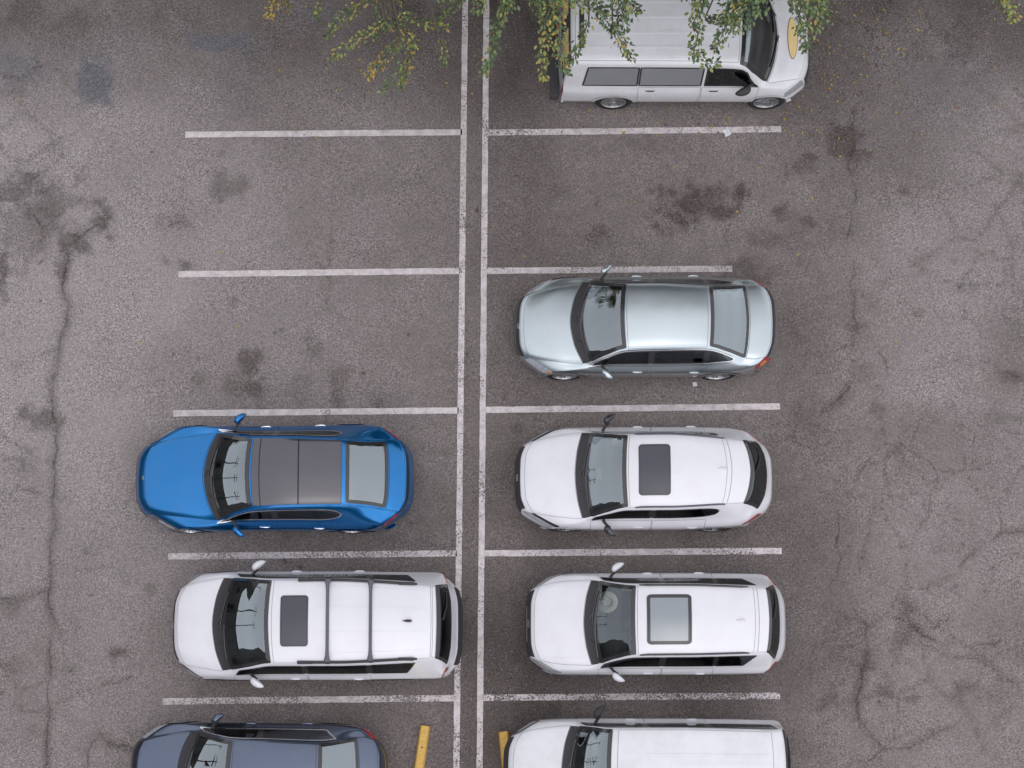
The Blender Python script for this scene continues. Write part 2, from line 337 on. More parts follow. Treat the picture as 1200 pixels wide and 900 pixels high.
    Z = -.010 * np.clip(crack, 0, 1) + .008 * (fbm(X, Y, 81, .7, 3) - .5)
    edge = np.minimum(np.minimum(X - g0x, X.max() - X), np.minimum(Y - g0y, Y.max() - Y)); Z *= np.clip(edge / .5, 0, 1)
    Z -= .001
    V = np.stack([X, Y, Z], -1).reshape(-1, 3); a = np.arange(ny * nx).reshape(ny, nx)
    F = np.stack([a[:-1, :-1], a[:-1, 1:], a[1:, 1:], a[1:, :-1]], -1).reshape(-1, 4)
    o0 = len(V); lx, hx, ly, hy = X.min(), X.max(), Y.min(), Y.max(); B = 900.0
    ring = np.array([(lx, ly, -.001), (hx, ly, -.001), (hx, hy, -.001), (lx, hy, -.001), (-B, -B, -.001), (B, -B, -.001), (B, B, -.001), (-B, B, -.001)])
    V = np.concatenate([V, ring]); rf = [(o0 + 4, o0 + 5, o0 + 1, o0), (o0 + 5, o0 + 6, o0 + 2, o0 + 1), (o0 + 6, o0 + 7, o0 + 3, o0 + 2), (o0 + 7, o0 + 4, o0, o0 + 3)]
    F = np.concatenate([F, np.array(rf)])
    me = bpy.data.meshes.new('asphalt_ground'); me.vertices.add(len(V)); me.vertices.foreach_set('co', V.astype(np.float32).ravel())
    me.loops.add(F.size); me.loops.foreach_set('vertex_index', F.astype(np.int32).ravel())
    me.polygons.add(len(F)); me.polygons.foreach_set('loop_start', np.arange(0, F.size, 4, dtype=np.int32)); me.update(calc_edges=True)
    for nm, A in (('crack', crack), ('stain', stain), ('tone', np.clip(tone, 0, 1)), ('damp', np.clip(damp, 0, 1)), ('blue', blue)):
        at_ = me.attributes.new(nm, 'FLOAT', 'POINT'); at_.data.foreach_set('value', np.concatenate([A.ravel(), np.array([0, 0, .5, .5, 0, 0, .4, .4]) if nm == 'damp' else np.zeros(8) + (.2 if nm == 'tone' else 0)]).astype(np.float32))  # north side of the outer ring carries the painted shade on
    me.materials.append(ASPHALT); me.shade_smooth()
    o = bpy.data.objects.new('asphalt_ground', me); COL.objects.link(o); o['kind'] = 'structure'
    return o
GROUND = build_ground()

def line_material():
    m = bpy.data.materials.new('worn_line_paint'); m.use_nodes = True; nt = m.node_tree; N = nt.nodes.new; L = nt.links.new
    b = nt.nodes['Principled BSDF']; b.inputs['Roughness'].default_value = 0.8; out = nt.nodes['Material Output']
    geo = N('ShaderNodeNewGeometry')
    def noise(sc, det, ro):
        n = N('ShaderNodeTexNoise'); n.inputs['Scale'].default_value = sc; n.inputs['Detail'].default_value = det; n.inputs['Roughness'].default_value = ro
        L(geo.outputs['Position'], n.inputs['Vector']); return n.outputs['Fac']
    c = N('ShaderNodeMix'); c.data_type = 'RGBA'; c.inputs['A'].default_value = (0.44, 0.395, 0.39, 1); c.inputs['B'].default_value = (0.72, 0.655, 0.655, 1)
    mr = N('ShaderNodeMapRange'); mr.inputs['From Min'].default_value = .3; mr.inputs['From Max'].default_value = .62; L(noise(6, 6, .7), mr.inputs['Value'])
    L(mr.outputs['Result'], c.inputs['Factor']); L(c.outputs['Result'], b.inputs['Base Color'])
    at_ = N('ShaderNodeAttribute'); at_.attribute_type = 'OBJECT'; at_.attribute_name = 'wear'
    a1 = N('ShaderNodeMath'); a1.operation = 'ADD'; L(noise(30, 3, .7), a1.inputs[0])
    a2 = N('ShaderNodeMath'); a2.operation = 'MULTIPLY_ADD'; L(noise(1.3, 3, .6), a2.inputs[0]); a2.inputs[1].default_value = .55; L(at_.outputs['Fac'], a2.inputs[2])
    L(a2.outputs[0], a1.inputs[1])
    th = N('ShaderNodeMapRange'); th.inputs['From Min'].default_value = 1.05; th.inputs['From Max'].default_value = 1.15; L(a1.outputs[0], th.inputs['Value'])
    tr = N('ShaderNodeBsdfTransparent'); mx = N('ShaderNodeMixShader'); L(th.outputs['Result'], mx.inputs[0]); L(b.outputs[0], mx.inputs[1]); L(tr.outputs[0], mx.inputs[2])
    L(mx.outputs[0], out.inputs['Surface'])
    return m
LINEM = line_material()
def line(p0, p1, w, wear):
    a = Vector(at(*p0)); b = Vector(at(*p1)); d = (b - a).normalized(); n = Vector((-d.y, d.x)); k = max(2, int((b - a).length / .15)); V = []; F = []
    for i in range(k + 1):
        p = a + (b - a) * i / k; j = 0.004
        for s in (-1, 1):
            q = p + n * s * (w / 2 + random.uniform(-j, j)); V.append((q.x, q.y, 0.0065))
    for i in range(k): F.append((2 * i, 2 * i + 2, 2 * i + 3, 2 * i + 1))
    o = mk('painted_line', V, F, LINEM, GROUND, smooth=False); o['wear'] = wear
    return o
line((545.5, -30), (534.5, 930), .112, .22); line((570.3, -30), (561.7, 930), .112, .20)
for p, q, w in (((217, 158), (541.5, 155), .12), ((209, 321.5), (539.5, 317.5), .12), ((203, 484.5), (537.5, 481), .14), ((197, 652), (535.5, 648.5), .27), ((190.5, 822), (532, 818), .25)):
    line(p, q, .118, w)
for p, q, w in (((572, 155.5), (915.5, 151.5), .20), ((570.5, 317.5), (858, 315), .22), ((569, 480.5), (914, 476.3), .15), ((567.5, 648.5), (916, 645.5), .21), ((566, 817.5), (914, 815.5), .30)):
    line(p, q, .118, w)

# ------------------------------------------------------------------ CAR SURFACE
def pslope(Y):
    d = np.diff(Y, axis=0); m = np.zeros_like(Y); a, b = d[:-1], d[1:]
    with np.errstate(divide='ignore', invalid='ignore'): h = 2 * a * b / (a + b)
    m[1:-1] = np.where(a * b > 0, h, 0); m[0] = d[0]; m[-1] = d[-1]
    return m
def herm(y0, y1, m0, m1, t):
    t2 = t * t; t3 = t2 * t
    return (2 * t3 - 3 * t2 + 1) * y0 + (t3 - 2 * t2 + t) * m0 + (-2 * t3 + 3 * t2) * y1 + (t3 - t2) * m1
# station order (index u): 0 lip 1 bumper 2 nose 3 hood edge 4 hood mid 5 cowl 6 screen mid 7 header 8 roof mid 9 roof rear 10 rear glass mid 11 deck 12 deck mid 13 deck edge 14 rear bumper 15 rear lip
# across (w): 0 centre, 1, 2 inner pillar edge, 3 cant rail, 4 belt, 5 widest, 6 low, 7 sill
class Car:
    def __init__(s, name, sp, loc, rot=0.0):
        s.sp = sp; s.root = bpy.data.objects.new(name, None); COL.objects.link(s.root)
        s.root.location = loc; s.root.rotation_euler = (0, 0, rot); s.root.empty_display_size = .3
        W = sp['W']; S = sp['S']; n = len(S); A = np.zeros((n, 8, 3))
        for i, st in enumerate(S):
            x, zc, cr, g, w, zb, bow = st[:7]; p = st[7] if len(st) > 7 else 2.0
            tm = sp.get('tum', .05); tum = tm if 6 <= i <= 10 else (.8 * tm if i in (5, 11) else .05)
            zlow = sp.get('zl', .2)
            y3 = w - tum; zm = zb - (zb - zlow) * .30
            rows = [(w - .09, zlow), (w - .022, zlow + (zb - zlow) * .28), (w, zm), (y3, zb), (g, zc - cr), (g - sp.get('pil', .065), zc - cr * .55), (g * .52, zc - cr * .2), (0, zc)]
            if i in (0, 15): rows = [(w - .05, zlow), (w - .03, zlow + .004), (w - .02, zlow + .008), (w - .03, zlow + .012), (g, zlow + .016), (g - .05, zlow + .018), (g * .52, zlow + .02), (0, zlow + .02)]
            for k, (y, z) in enumerate(rows):
                A[i, k] = (x + bow * (y / w) ** p - sp['L'] / 2, y, z)
        full = np.concatenate([A[:, ::-1][:, ::-1], A[:, ::-1][:, 1:]], 1)     # rows 0..7..0
        full[:, 8:, 1] *= 1; full[:, :7, 1] *= -1
        s.P = full; s.M = pslope(full); s.n = n; s.W = W
    def raw(s, u, w):
        u = np.clip(np.asarray(u, float), 0, s.n - 1 - 1e-6); w = np.clip(np.asarray(w, float) + 7, 0, 14 - 1e-6)
        sh = np.broadcast(u, w).shape; u = np.broadcast_to(u, sh).ravel(); w = np.broadcast_to(w, sh).ravel()
        i = u.astype(int); t = (u - i)[:, None, None]
        C = herm(s.P[i], s.P[i + 1], s.M[i], s.M[i + 1], t)                     # N,15,3
        d = np.diff(C, axis=1); m = np.zeros_like(C); a, b = d[:, :-1], d[:, 1:]
        with np.errstate(divide='ignore', invalid='ignore'): h = 2 * a * b / (a + b)
        m[:, 1:-1] = np.where(a * b > 0, h, 0); m[:, 0] = d[:, 0]; m[:, -1] = d[:, -1]
        j = w.astype(int); tt = (w - j)[:, None]; r = np.arange(len(u))
        out = herm(C[r, j], C[r, j + 1], m[r, j], m[r, j + 1], tt)
        return out.reshape(sh + (3,))
    def nrm(s, u, w):
        e = 2e-2; du = s.raw(np.clip(np.asarray(u) + e, 0, s.n - 1), w) - s.raw(np.clip(np.asarray(u) - e, 0, s.n - 1), w); dw = s.raw(u, np.asarray(w) + e) - s.raw(u, np.asarray(w) - e)
        nn = np.cross(du, dw); return nn / (np.linalg.norm(nn, axis=-1, keepdims=True) + 1e-9)
    def S(s, u, w, off=0.0): 
        p = s.raw(u, w)
        return p + off * s.nrm(u, w) if off else p
    def ux(s, x, w, lo=.02, hi=None):
        """station parameter where the surface line w crosses x (metres behind the nose)"""
        x = np.asarray(x, float) - s.sp['L'] / 2; w = np.broadcast_to(np.asarray(w, float), x.shape)
        a = np.full(x.shape, lo); b = np.full(x.shape, (s.n - 1.02) if hi is None else hi)
        for _ in range(24):
            m = (a + b) / 2; c = s.raw(m, w)[..., 0] < x; a = np.where(c, m, a); b = np.where(c, b, m)
        return (a + b) / 2
    def wy(s, u, y):
        a, b = 0.0, 4.0
        for _ in range(22):
            m = (a + b) / 2
            if s.raw(u, m)[1] < y: a = m
            else: b = m
        return a
    def uw(s, q, st, tt):
        """q = dict(c=4 corners (a,w): a=u or x; order a0w0,a1w0,a1w1,a0w1, x=bool); st,tt in -1..1 -> u,w"""
        (a00, w00), (a10, w10), (a11, w11), (a01, w01) = q['c']; f = (st + 1) / 2; g = (tt + 1) / 2
        a = (a00 * (1 - f) + a10 * f) * (1 - g) + (a01 * (1 - f) + a11 * f) * g
        w = (w00 * (1 - f) + w10 * f) * (1 - g) + (w01 * (1 - f) + w11 * f) * g
        return (s.ux(a, w), w) if q.get('x') else (a, w)
    @staticmethod
    def ext(t, ru, rw):
        """half-extent across at position t along, for a rectangle with rounded corners"""
        if ru == 0: return np.ones_like(t)
        k = np.clip(((t if ru < 0 else np.abs(t)) - (1 - abs(ru))) / abs(ru), 0, 1); return 1 - rw * (1 - np.sqrt(np.clip(1 - k * k, 0, 1)))
    def patch(s, name, q, m, parent=None, off=.006, nu=14, nw=8, ru=0.0, rw=0.0, skirt=.012, grow=0.0, hole=None):
        t = np.linspace(-1, 1, nu + 1)
        if ru < 0: t = np.unique(np.concatenate([np.linspace(-1, 1 + ru, nu + 1), 1 + ru - ru * np.sin(np.linspace(0, 1, 8) * math.pi / 2)]))
        if ru > 0: t = np.unique(np.concatenate([np.linspace(-1 + ru, 1 - ru, nu + 1), 1 - ru + ru * np.sin(np.linspace(0, 1, 6) * math.pi / 2), -1 + ru - ru * np.sin(np.linspace(0, 1, 6) * math.pi / 2)]))
        v = np.linspace(-1, 1, nw + 1); T, Vv = np.meshgrid(t, v, indexing='ij'); E = s.ext(t, ru, rw)[:, None]
        gs = 1 + grow
        u, w = s.uw(q, T * gs, Vv * E * gs); p = s.S(u, w, off); a = np.arange(T.size).reshape(T.shape); VV = p.reshape(-1, 3)
        F = np.stack([a[:-1, :-1], a[1:, :-1], a[1:, 1:], a[:-1, 1:]], -1)
        if hole is not None:
            cx = (T[:-1, :-1] + T[1:, 1:]) / 2; cy = (Vv[:-1, :-1] + Vv[1:, 1:]) / 2; keep = ~((np.abs(cx) < hole[0]) & (np.abs(cy) < hole[1])); F = F[keep]
        F = F.reshape(-1, 4)
        border = np.concatenate([a[:, 0], a[-1, 1:], a[-2::-1, -1], a[0, -2:0:-1]])
        # orientation: corners may run either way
        p0 = VV[F[0]]; nn = np.cross(p0[1] - p0[0], p0[3] - p0[0]); ref = s.nrm(u.ravel()[F[0][:1]], w.ravel()[F[0][:1]])[0]
        flip = np.dot(nn, ref) < 0
        if skirt:
            ub = u.ravel()[border]; wb = w.ravel()[border]; low = s.S(ub, wb, off - skirt); n0 = len(VV); VV = np.concatenate([VV, low]); k = len(border); i = np.arange(k); j = (i + 1) % k
            F = np.concatenate([F, np.stack([border[i], n0 + i, n0 + j, border[j]], -1)])
        if flip: F = F[:, ::-1]
        return mk(name, VV, F, m, s.root if parent is None else parent, angle=35)
    def outline(s, q, ru=0., rw=0., n=10, grow=0.0):
        t = np.unique(np.concatenate([np.linspace(-1 + ru, 1 - ru, n * 2 + 1), 1 - ru + ru * np.sin(np.linspace(0, 1, 6) * math.pi / 2), -1 + ru - ru * np.sin(np.linspace(0, 1, 6) * math.pi / 2)])) if ru > 0 else np.linspace(-1, 1, 2 * n + 1)
        if ru < 0: t = np.unique(np.concatenate([np.linspace(-1, 1 + ru, 2 * n + 1), 1 + ru - ru * np.sin(np.linspace(0, 1, 8) * math.pi / 2)]))
        e = s.ext(t, ru, rw); v = np.linspace(-1, 1, n + 1)[1:-1]
        st = np.concatenate([t, np.ones_like(v), t[::-1], -np.ones_like(v)]); tt = np.concatenate([-e, v * e[-1], e[::-1], -v * e[0]])
        return s.uw(q, st * (1 + grow), tt * (1 + grow))
    def ring(s, name, q, m, parent=None, win=.004, wout=.010, off=.0025, ru=0., rw=0., n=12, rise=0.0):
        """a flat strip along the outline of a patch: shut line, seal or trim"""
        u, w = s.outline(q, ru, rw, n); p = s.S(u, w); nn = s.nrm(u, w); tg = np.roll(p, -1, 0) - np.roll(p, 1, 0); tg /= np.linalg.norm(tg, axis=1, keepdims=True) + 1e-9
        o = np.cross(tg, nn); c = p.mean(0); o *= np.sign(np.sum(o * (p - c), axis=1, keepdims=True)).mean() or 1
        A = p - o * win + nn * off; B = p + o * wout + nn * off; k = len(p); V = np.concatenate([A, (A + B) / 2 + nn * rise, B]); i = np.arange(k); j = (i + 1) % k
        F = np.concatenate([np.stack([i, j, k + j, k + i], -1), np.stack([k + i, k + j, 2 * k + j, 2 * k + i], -1)])
        q0 = V[F[0]]
        if np.dot(np.cross(q0[1] - q0[0], q0[2] - q0[0]), nn[0]) < 0: F = F[:, ::-1]
        return V, F.tolist()
    def trim(s, name, q, m, parent=None, **k):
        V, F = s.ring(name, q, m, **k); return mk(name, V, F, m, s.root if parent is None else parent)
    def side_pt(s, x, z, sg):
        a = np.full(np.shape(x), 4.0); b = np.full(np.shape(x), 6.98); x = np.asarray(x, float)
        for _ in range(18):
            m = (a + b) / 2; zz = s.raw(s.ux(x, sg * m), sg * m)[..., 2]; c = zz > z; a = np.where(c, m, a); b = np.where(c, b, m)
        w = sg * (a + b) / 2; u = s.ux(x, w); return s.raw(u, w), s.nrm(u, w)

def ws_sp(*a): return a

# shared wheel meshes -------------------------------------------------------------
def lathe(prof, n=28):
    V = []; F = []; k = len(prof)
    for i in range(n):
        th = 2 * math.pi * i / n
        for y, r in prof: V.append((r * math.cos(th), y, r * math.sin(th)))
    for i in range(n):
        for j in range(k - 1): F.append((i * k + j, i * k + j + 1, ((i + 1) % n) * k + j + 1, ((i + 1) % n) * k + j))
    return V, F
def me_of(name, V, F, m):
    me = bpy.data.meshes.new(name); me.from_pydata([tuple(v) for v in V], [], F); me.materials.append(m); me.shade_smooth(); me.set_sharp_from_angle(angle=R(40)); return me
TYRE = me_of('tyre', *lathe([(-.10, .215), (-.112, .25), (-.108, .30), (-.09, .328), (-.04, .336), (.04, .336), (.09, .328), (.108, .30), (.112, .25), (.10, .215)], 32), RUBBER)
def rim_mesh(mt, nsp):
    mb = MB(); mb.add(*lathe([(.085, .222), (.108, .226), (.110, .205), (.09, .198), (.0, .19)], 32)); mb.add(*lathe([(.075, .0), (.078, .03), (.072, .055), (.05, .06)], 16))
    for i in range(nsp):
        th = 2 * math.pi * i / nsp
        for s in (-1, 1):
            a = th + s * .09; c, d = math.cos(a), math.sin(a); e, f = math.cos(th + s * .17), math.sin(th + s * .17); w = .014
            px, pz = -d, c
            V = []
            for (rr, cc, dd, y) in ((.04, c, d, .07), (.20, e, f, .097)):
                for k in (-1, 1): V.append((rr * cc + k * w * px, y, rr * dd + k * w * pz)); V.append((rr * cc + k * w * px, y - .02, rr * dd + k * w * pz))
            mb.add(V, [(0, 2, 6, 4), (1, 5, 7, 3), (0, 4, 5, 1), (2, 3, 7, 6)])
    mb.add([(0.19 * math.cos(t), .03, .19 * math.sin(t)) for t in [2 * math.pi * i / 24 for i in range(24)]], [tuple(range(24))])
    return me_of('rim', mb.V, mb.F, [mt][0])
RIMS = {'light': rim_mesh(RIM, 5), 'dark': rim_mesh(RIMDARK, 5), 'multi': rim_mesh(RIM, 7)}
def seat_mesh(m, wid=.5):
    mb = MB(); mb.rbox((0, 0, .14), (.50, wid, .16), .05); rot = Matrix.Rotation(R(16), 3, 'Y'); mb.rbox((.30, 0, .47), (.14, wid - .02, .62), .05, rot); mb.rbox((.385, 0, .86), (.09, .25, .17), .04, rot)
    return me_of('seat', mb.V, mb.F, m)
SEATS = {'dark': seat_mesh(SEATDARK), 'grey': seat_mesh(SEATGREY)}
BENCH = {k: seat_mesh(m, 1.16) for k, m in (('dark', SEATDARK), ('grey', SEATGREY))}
def torus(R0, r, n=24, k=6):
    V = [((R0 + r * math.cos(2 * math.pi * j / k)) * math.cos(2 * math.pi * i / n), (R0 + r * math.cos(2 * math.pi * j / k)) * math.sin(2 * math.pi * i / n), r * math.sin(2 * math.pi * j / k)) for i in range(n) for j in range(k)]
    F = [(i * k + j, ((i + 1) % n) * k + j, ((i + 1) % n) * k + (j + 1) % k, i * k + (j + 1) % k) for i in range(n) for j in range(k)]
    return V, F
mbw = MB(); mbw.add(*torus(.18, .016)); mbw.rbox((0, 0, -.01), (.34, .03, .015), .004); mbw.rbox((0, 0, -.01), (.10, .12, .03), .01)
STEER = me_of('steering_wheel', mbw.V, mbw.F, DASH)
def mirror_mesh(m):
    # a door mirror: swept housing on a foot; outward = +y, front = -x
    bm = bmesh.new(); bmesh.ops.create_uvsphere(bm, u_segments=14, v_segments=9, radius=1)
    for v in bm.verts:
        x, y, z = v.co; x = x * .085 if x < 0 else x * .045
        v.co = (x + .10 * (y * .5 + .5) ** 1.6 * .8 - .02, y * .125 + .14, z * .075 * (1 - .2 * y))
    V = [tuple(v.co) for v in bm.verts]; bm.verts.index_update(); F = [[v.index for v in f.verts] for f in bm.faces]; bm.free()
    return me_of('mirror_housing', V, F, m)
MIRM = {}

def build_car(name, sp, loc, label, cat, rot=0.0, group=None):
    c = Car(name, sp, loc, rot); root = c.root; tag(root, label, cat, group); P = sp['paint']; L = sp['L']; W = sp['W']
    # --- openings ---
    du = sp.get('ws', (5.33, 6.95)); wsw = sp.get('wsw', 2.28)
    WSQ = dict(c=[(du[0], -wsw - .12), (du[1], -wsw), (du[1], wsw), (du[0], wsw + .12)])
    rg = sp.get('rg'); RGQ = dict(c=[(rg[0], -rg[2]), (rg[1], -rg[3]), (rg[1], rg[3]), (rg[0], rg[2])]) if rg else None
    panes = sp['panes']                                     # (x0top,x0bot,x1top,x1bot, glass) on both sides
    wt, wbm = sp.get('pw', (3.20, 3.86))
    uv_step = .05; us = [0.0]
    for i in range(c.n - 1):
        d = max(np.linalg.norm(c.P[i + 1, 7] - c.P[i, 7]), np.linalg.norm(c.P[i + 1, 3] - c.P[i, 3])); k = max(2, int(math.ceil(d / uv_step))); us += list(i + np.arange(1, k + 1) / k)
    us = np.array(us); ws = np.concatenate([np.linspace(-7, -4, 22), np.linspace(-4, -2, 17)[1:], np.linspace(-2, 2, 15)[1:], np.linspace(2, 4, 17)[1:], np.linspace(4, 7, 22)[1:]])
    U, Wg = np.meshgrid(us, ws, indexing='ij'); V = c.raw(U, Wg); idx = np.arange(U.size).reshape(U.shape)
    F = np.stack([idx[:-1, :-1], idx[1:, :-1], idx[1:, 1:], idx[:-1, 1:]], -1)
    uc = (U[:-1, :-1] + U[1:, 1:]) / 2; wc = (Wg[:-1, :-1] + Wg[1:, 1:]) / 2; pc = (V[:-1, :-1] + V[1:, 1:] + V[1:, :-1] + V[:-1, 1:]) / 4
    x = pc[..., 0] + L / 2; keep = np.ones(uc.shape, bool)
    keep &= ~((uc > du[0] + .04) & (uc < du[1] - .03) & (np.abs(wc) < wsw - .05))
    if rg: keep &= ~((uc > rg[0] + .06) & (uc < rg[1] - .06) & (np.abs(wc) < min(rg[2], rg[3]) - .08))
    tip = sp.get('tip', (0, 0))
    for pi_, (a0, b0, a1, b1, gm) in enumerate(panes):
        if gm is FROST: continue
        f = (np.abs(wc) - wt) / (wbm - wt); lo = a0 + (b0 - a0) * f; hi = a1 + (b1 - a1) * f
        keep &= ~((np.abs(wc) > wt + .04) & (np.abs(wc) < wbm - .04) & (x > lo + .03) & (x < hi - .03) & (np.abs(f * 2 - 1) < (Car.ext((x - lo) / (hi - lo) * 2 - 1, *tip) - .12 if tip[0] and pi_ == len(panes) - 1 else 2)))
    sr = sp.get('sun')
    Rw = sp['wr'] + .035
    for xw in sp['wx']:
        keep &= ~((np.abs(wc) > 4.2) & (np.hypot(x - xw, pc[..., 2] - sp['wr']) < Rw))
    body = mk('body', V.reshape(-1, 3), F[keep].reshape(-1, 4), P, root, angle=50)
    gapm = mat('shut_line_' + P.name, tuple(v * .16 for v in sp['gapc']) if sp.get('gapc') else tuple(.30 * v for v in PC[P.name]), 0.7)  # body paint darkened to stand in for shade inside the panel gaps
    def gap_shade(q, **k): mk('panel_seam', *c.ring('', q, None, wout=.0085, **k), gapm, body)
    # --- under floor ---
    zl = sp.get('zl', .2); pl = c.raw(np.linspace(0.3, c.n - 1.3, 30), np.full(30, 6.6)); V = []; F = []
    for p in pl: V += [(p[0], -p[1] + .24, zl + .1), (p[0], p[1] - .24, zl + .1), (p[0], -p[1] + .24, zl + .34), (p[0], p[1] - .24, zl + .34)]
    for i in range(29):
        a = 4 * i; F += [(a, a + 1, a + 5, a + 4), (a + 2, a + 6, a + 7, a + 3), (a, a + 4, a + 6, a + 2), (a + 1, a + 3, a + 7, a + 5)]
    F += [(0, 2, 3, 1), (116, 117, 119, 118)]
    mk('underbody', V, F, BLACK, root, smooth=False)
    # --- wheels ---
    for xw in sp['wx']:
        for sg in (-1, 1):
            wh = bpy.data.objects.new('wheel', None); COL.objects.link(wh); wh.parent = root; k = sp['wr'] / .336
            wh.location = (xw - L / 2, sg * (W - .16), sp['wr']); wh.scale = (k, 1, k); wh.rotation_euler = (0, 0, 0 if sg > 0 else math.pi)
            link('tyre', TYRE, wh, rot=(0, random.random() * 6, 0)); link('rim', RIMS[sp.get('rim', 'light')], wh, rot=(0, random.random() * 6, 0))
            th = np.linspace(R(-12), R(192), 26); Rs = [Rw - .022, Rw, Rw + .05]; VV = []
            for r_ in Rs:
                xx = xw + r_ * np.cos(th); zz = np.maximum(sp['wr'] + r_ * np.sin(th), zl + .03); p, nn = c.side_pt(xx, zz, sg)
                VV.append(p + nn * (.012 if r_ > Rw - .015 else -.03))
            VV = np.concatenate(VV); k = len(th); FF = [((j * k + i), (j * k + i + 1), ((j + 1) * k + i + 1), ((j + 1) * k + i)) for j in range(2) for i in range(k - 1)]
            mk('wheel_arch', VV, FF, sp.get('arch', P), root)
    # --- interior ---
    sk = sp.get('seat', 'dark'); zs = sp.get('zseat', .38)
    xc = sp['S'][5][0]; zc5 = sp['S'][5][1]; wI = W - .16
    mb = MB(); mb.rbox((xc + .38 - L / 2, 0, zc5 - .16), (.52, 2 * wI - .1, .18), .06); mb.rbox((xc + .62 - L / 2, -.38, zc5 - .06), (.22, .42, .09), .04)
    mb.rbox((xc + .95 - L / 2, 0, zs + .12), (.9, .2, .3), .05)
    mb.build('dashboard', sp.get('dash', DASH), root)
    x1 = sp.get('xs', xc + 1.25)
    for sg in (-1, 1): link('front_seat', SEATS[sk], root, (x1 - L / 2, sg * .38, zs))
    for xr in sp.get('xr', [x1 + .95]): link('rear_seat', BENCH[sk], root, (xr - L / 2, 0, zs))
    link('steering_wheel', STEER, root, (xc + .78 - L / 2, -.38, zc5 - .02), (0, R(62), 0))
    # --- screens ---
    fr = sp.get('frit', GLOSSBLACK)
    c.patch('windscreen', WSQ, sp.get('wsm', WS), off=.005, nu=14, nw=20, skirt=0)
    FRQ = dict(c=[(du[0], -wsw - .12), (du[1], -wsw), (du[1], wsw), (du[0], wsw + .12)])
    c.trim('windscreen_frame', FRQ, fr, win=.055, wout=.022, off=.0075, n=16)
    ck = sp.get('cowl', (4.93, 5.36)); CQ = dict(c=[(ck[0], -2.75), (ck[1], -2.5), (ck[1], 2.5), (ck[0], 2.75)])
    c.patch('cowl_panel', CQ, BLACK, off=.0045, nu=5, nw=20)
    for (ya, yb, ua, ub) in sp.get('wipers', ((-.62, -.02, .10, .20), (-.02, .55, .06, .16))):
        mb = MB(); pts = []
        for t in np.linspace(0, 1, 7):
            y = ya + (yb - ya) * t; u = du[0] - .14 + ua + (ub - ua) * t; w = math.copysign(c.wy(u, abs(y)), y); pts.append(c.S(np.array([u]), np.array([w]), .02)[0])
        mb.tube(pts, .011, 6); pm = pts[3]; p0 = c.S(np.array([du[0] - .25]), np.array([0.5 * (math.copysign(c.wy(5.1, abs(ya)), ya))]), .02)[0]; mb.tube([p0, pts[2]], .009, 6)
        mb.build('wiper', GLOSSBLACK, root)
    if rg:
        (lambda mb: (mb.tube([tuple(c.S(np.array([rg[0] + .25 * (rg[1] - rg[0])]), np.array([0.1]), .03)[0]), tuple(c.S(np.array([rg[0] + .6 * (rg[1] - rg[0])]), np.array([.8]), .022)[0]), tuple(c.S(np.array([rg[0] + .7 * (rg[1] - rg[0])]), np.array([1.6]), .018)[0])], [.02, .013, .008], 6), mb.build('rear_wiper', BLACK, root)))(MB()) if sp.get('rgm') is PG else None
        c.patch('rear_window', RGQ, sp.get('rgm', RG), off=.005, nu=8, nw=18, ru=.12, rw=.06, skirt=0)
        c.trim('rear_window_frame', RGQ, fr, win=.045, wout=.02, off=.0075, n=14, ru=.12, rw=.06)
    # --- side windows ---
    for sg in (-1, 1):
        for pi_, (a0, b0, a1, b1, gm) in enumerate(panes):
            tp = tip if pi_ == len(panes) - 1 else (0, 0); q = dict(c=[(a0, sg * wt), (a1, sg * wt), (b1, sg * wbm), (b0, sg * wbm)], x=True)
            pw = c.patch('side_window', q, gm, off=.004, nu=14, nw=4, skirt=0, ru=tp[0], rw=tp[1])
            V, F = c.ring('', q, None, win=.016, wout=.016, off=.0062, n=10, ru=tp[0], rw=tp[1]); mk('window_frame', V, F, GLOSSBLACK, pw)
        a0, b0 = panes[0][0], panes[0][1]; a1, b1 = panes[-1][2], panes[-1][3]
        q = dict(c=[(a0 - .02, sg * (wt - .05)), (a1 + .02, sg * (wt - .05)), (b1 + .04, sg * (wbm + .06)), (b0 - .06, sg * (wbm + .06))], x=True)
        if sp.get('chrome') is not None: c.trim('window_trim', q, sp['chrome'], win=.012, wout=.014, off=.009, rise=.004, n=22, ru=tip[0] * .5, rw=tip[1])
        for k in range(len(panes) - 1):
            if sp.get('pillars', True):
                pa, pb = panes[k], panes[k + 1]; q = dict(c=[(pa[2] + .005, sg * wt), (pb[0] - .005, sg * wt), (pb[1] - .005, sg * wbm), (pa[3] + .005, sg * wbm)], x=True)
                c.patch('door_pillar', q, sp.get('pillm', GLOSSBLACK), off=.005, nu=2, nw=4)
    # --- body panels with strips for the shade in their gaps ---
    h0 = sp.get('hood', (3.06, 4.9)); hw = sp.get('hoodw', (2.72, 2.9)); HQ = dict(c=[(h0[0], -hw[0]), (h0[1], -hw[1]), (h0[1], hw[1]), (h0[0], hw[0])])
    c.patch('bonnet', HQ, P, off=.004, nu=16, nw=18); gap_shade(HQ, off=.0022, n=18)
    if sp.get('roofq'):
        r0, r1, rww = sp['roofq']; RQ = dict(c=[(r0, -rww), (r1, -rww), (r1, rww), (r0, rww)])
        c.patch('roof', RQ, sp.get('roofm', P), off=.004, nu=18, nw=16); gap_shade(RQ, off=.0022, n=18)
    if sp.get('deckq'):
        d0, d1, dw0, dw1 = sp['deckq']; DQ = dict(c=[(d0, -dw0), (d1, -dw1), (d1, dw1), (d0, dw0)])
        c.patch(sp.get('deckname', 'boot_lid'), DQ, P, off=.004, nu=10, nw=16); gap_shade(DQ, off=.0022, n=14)
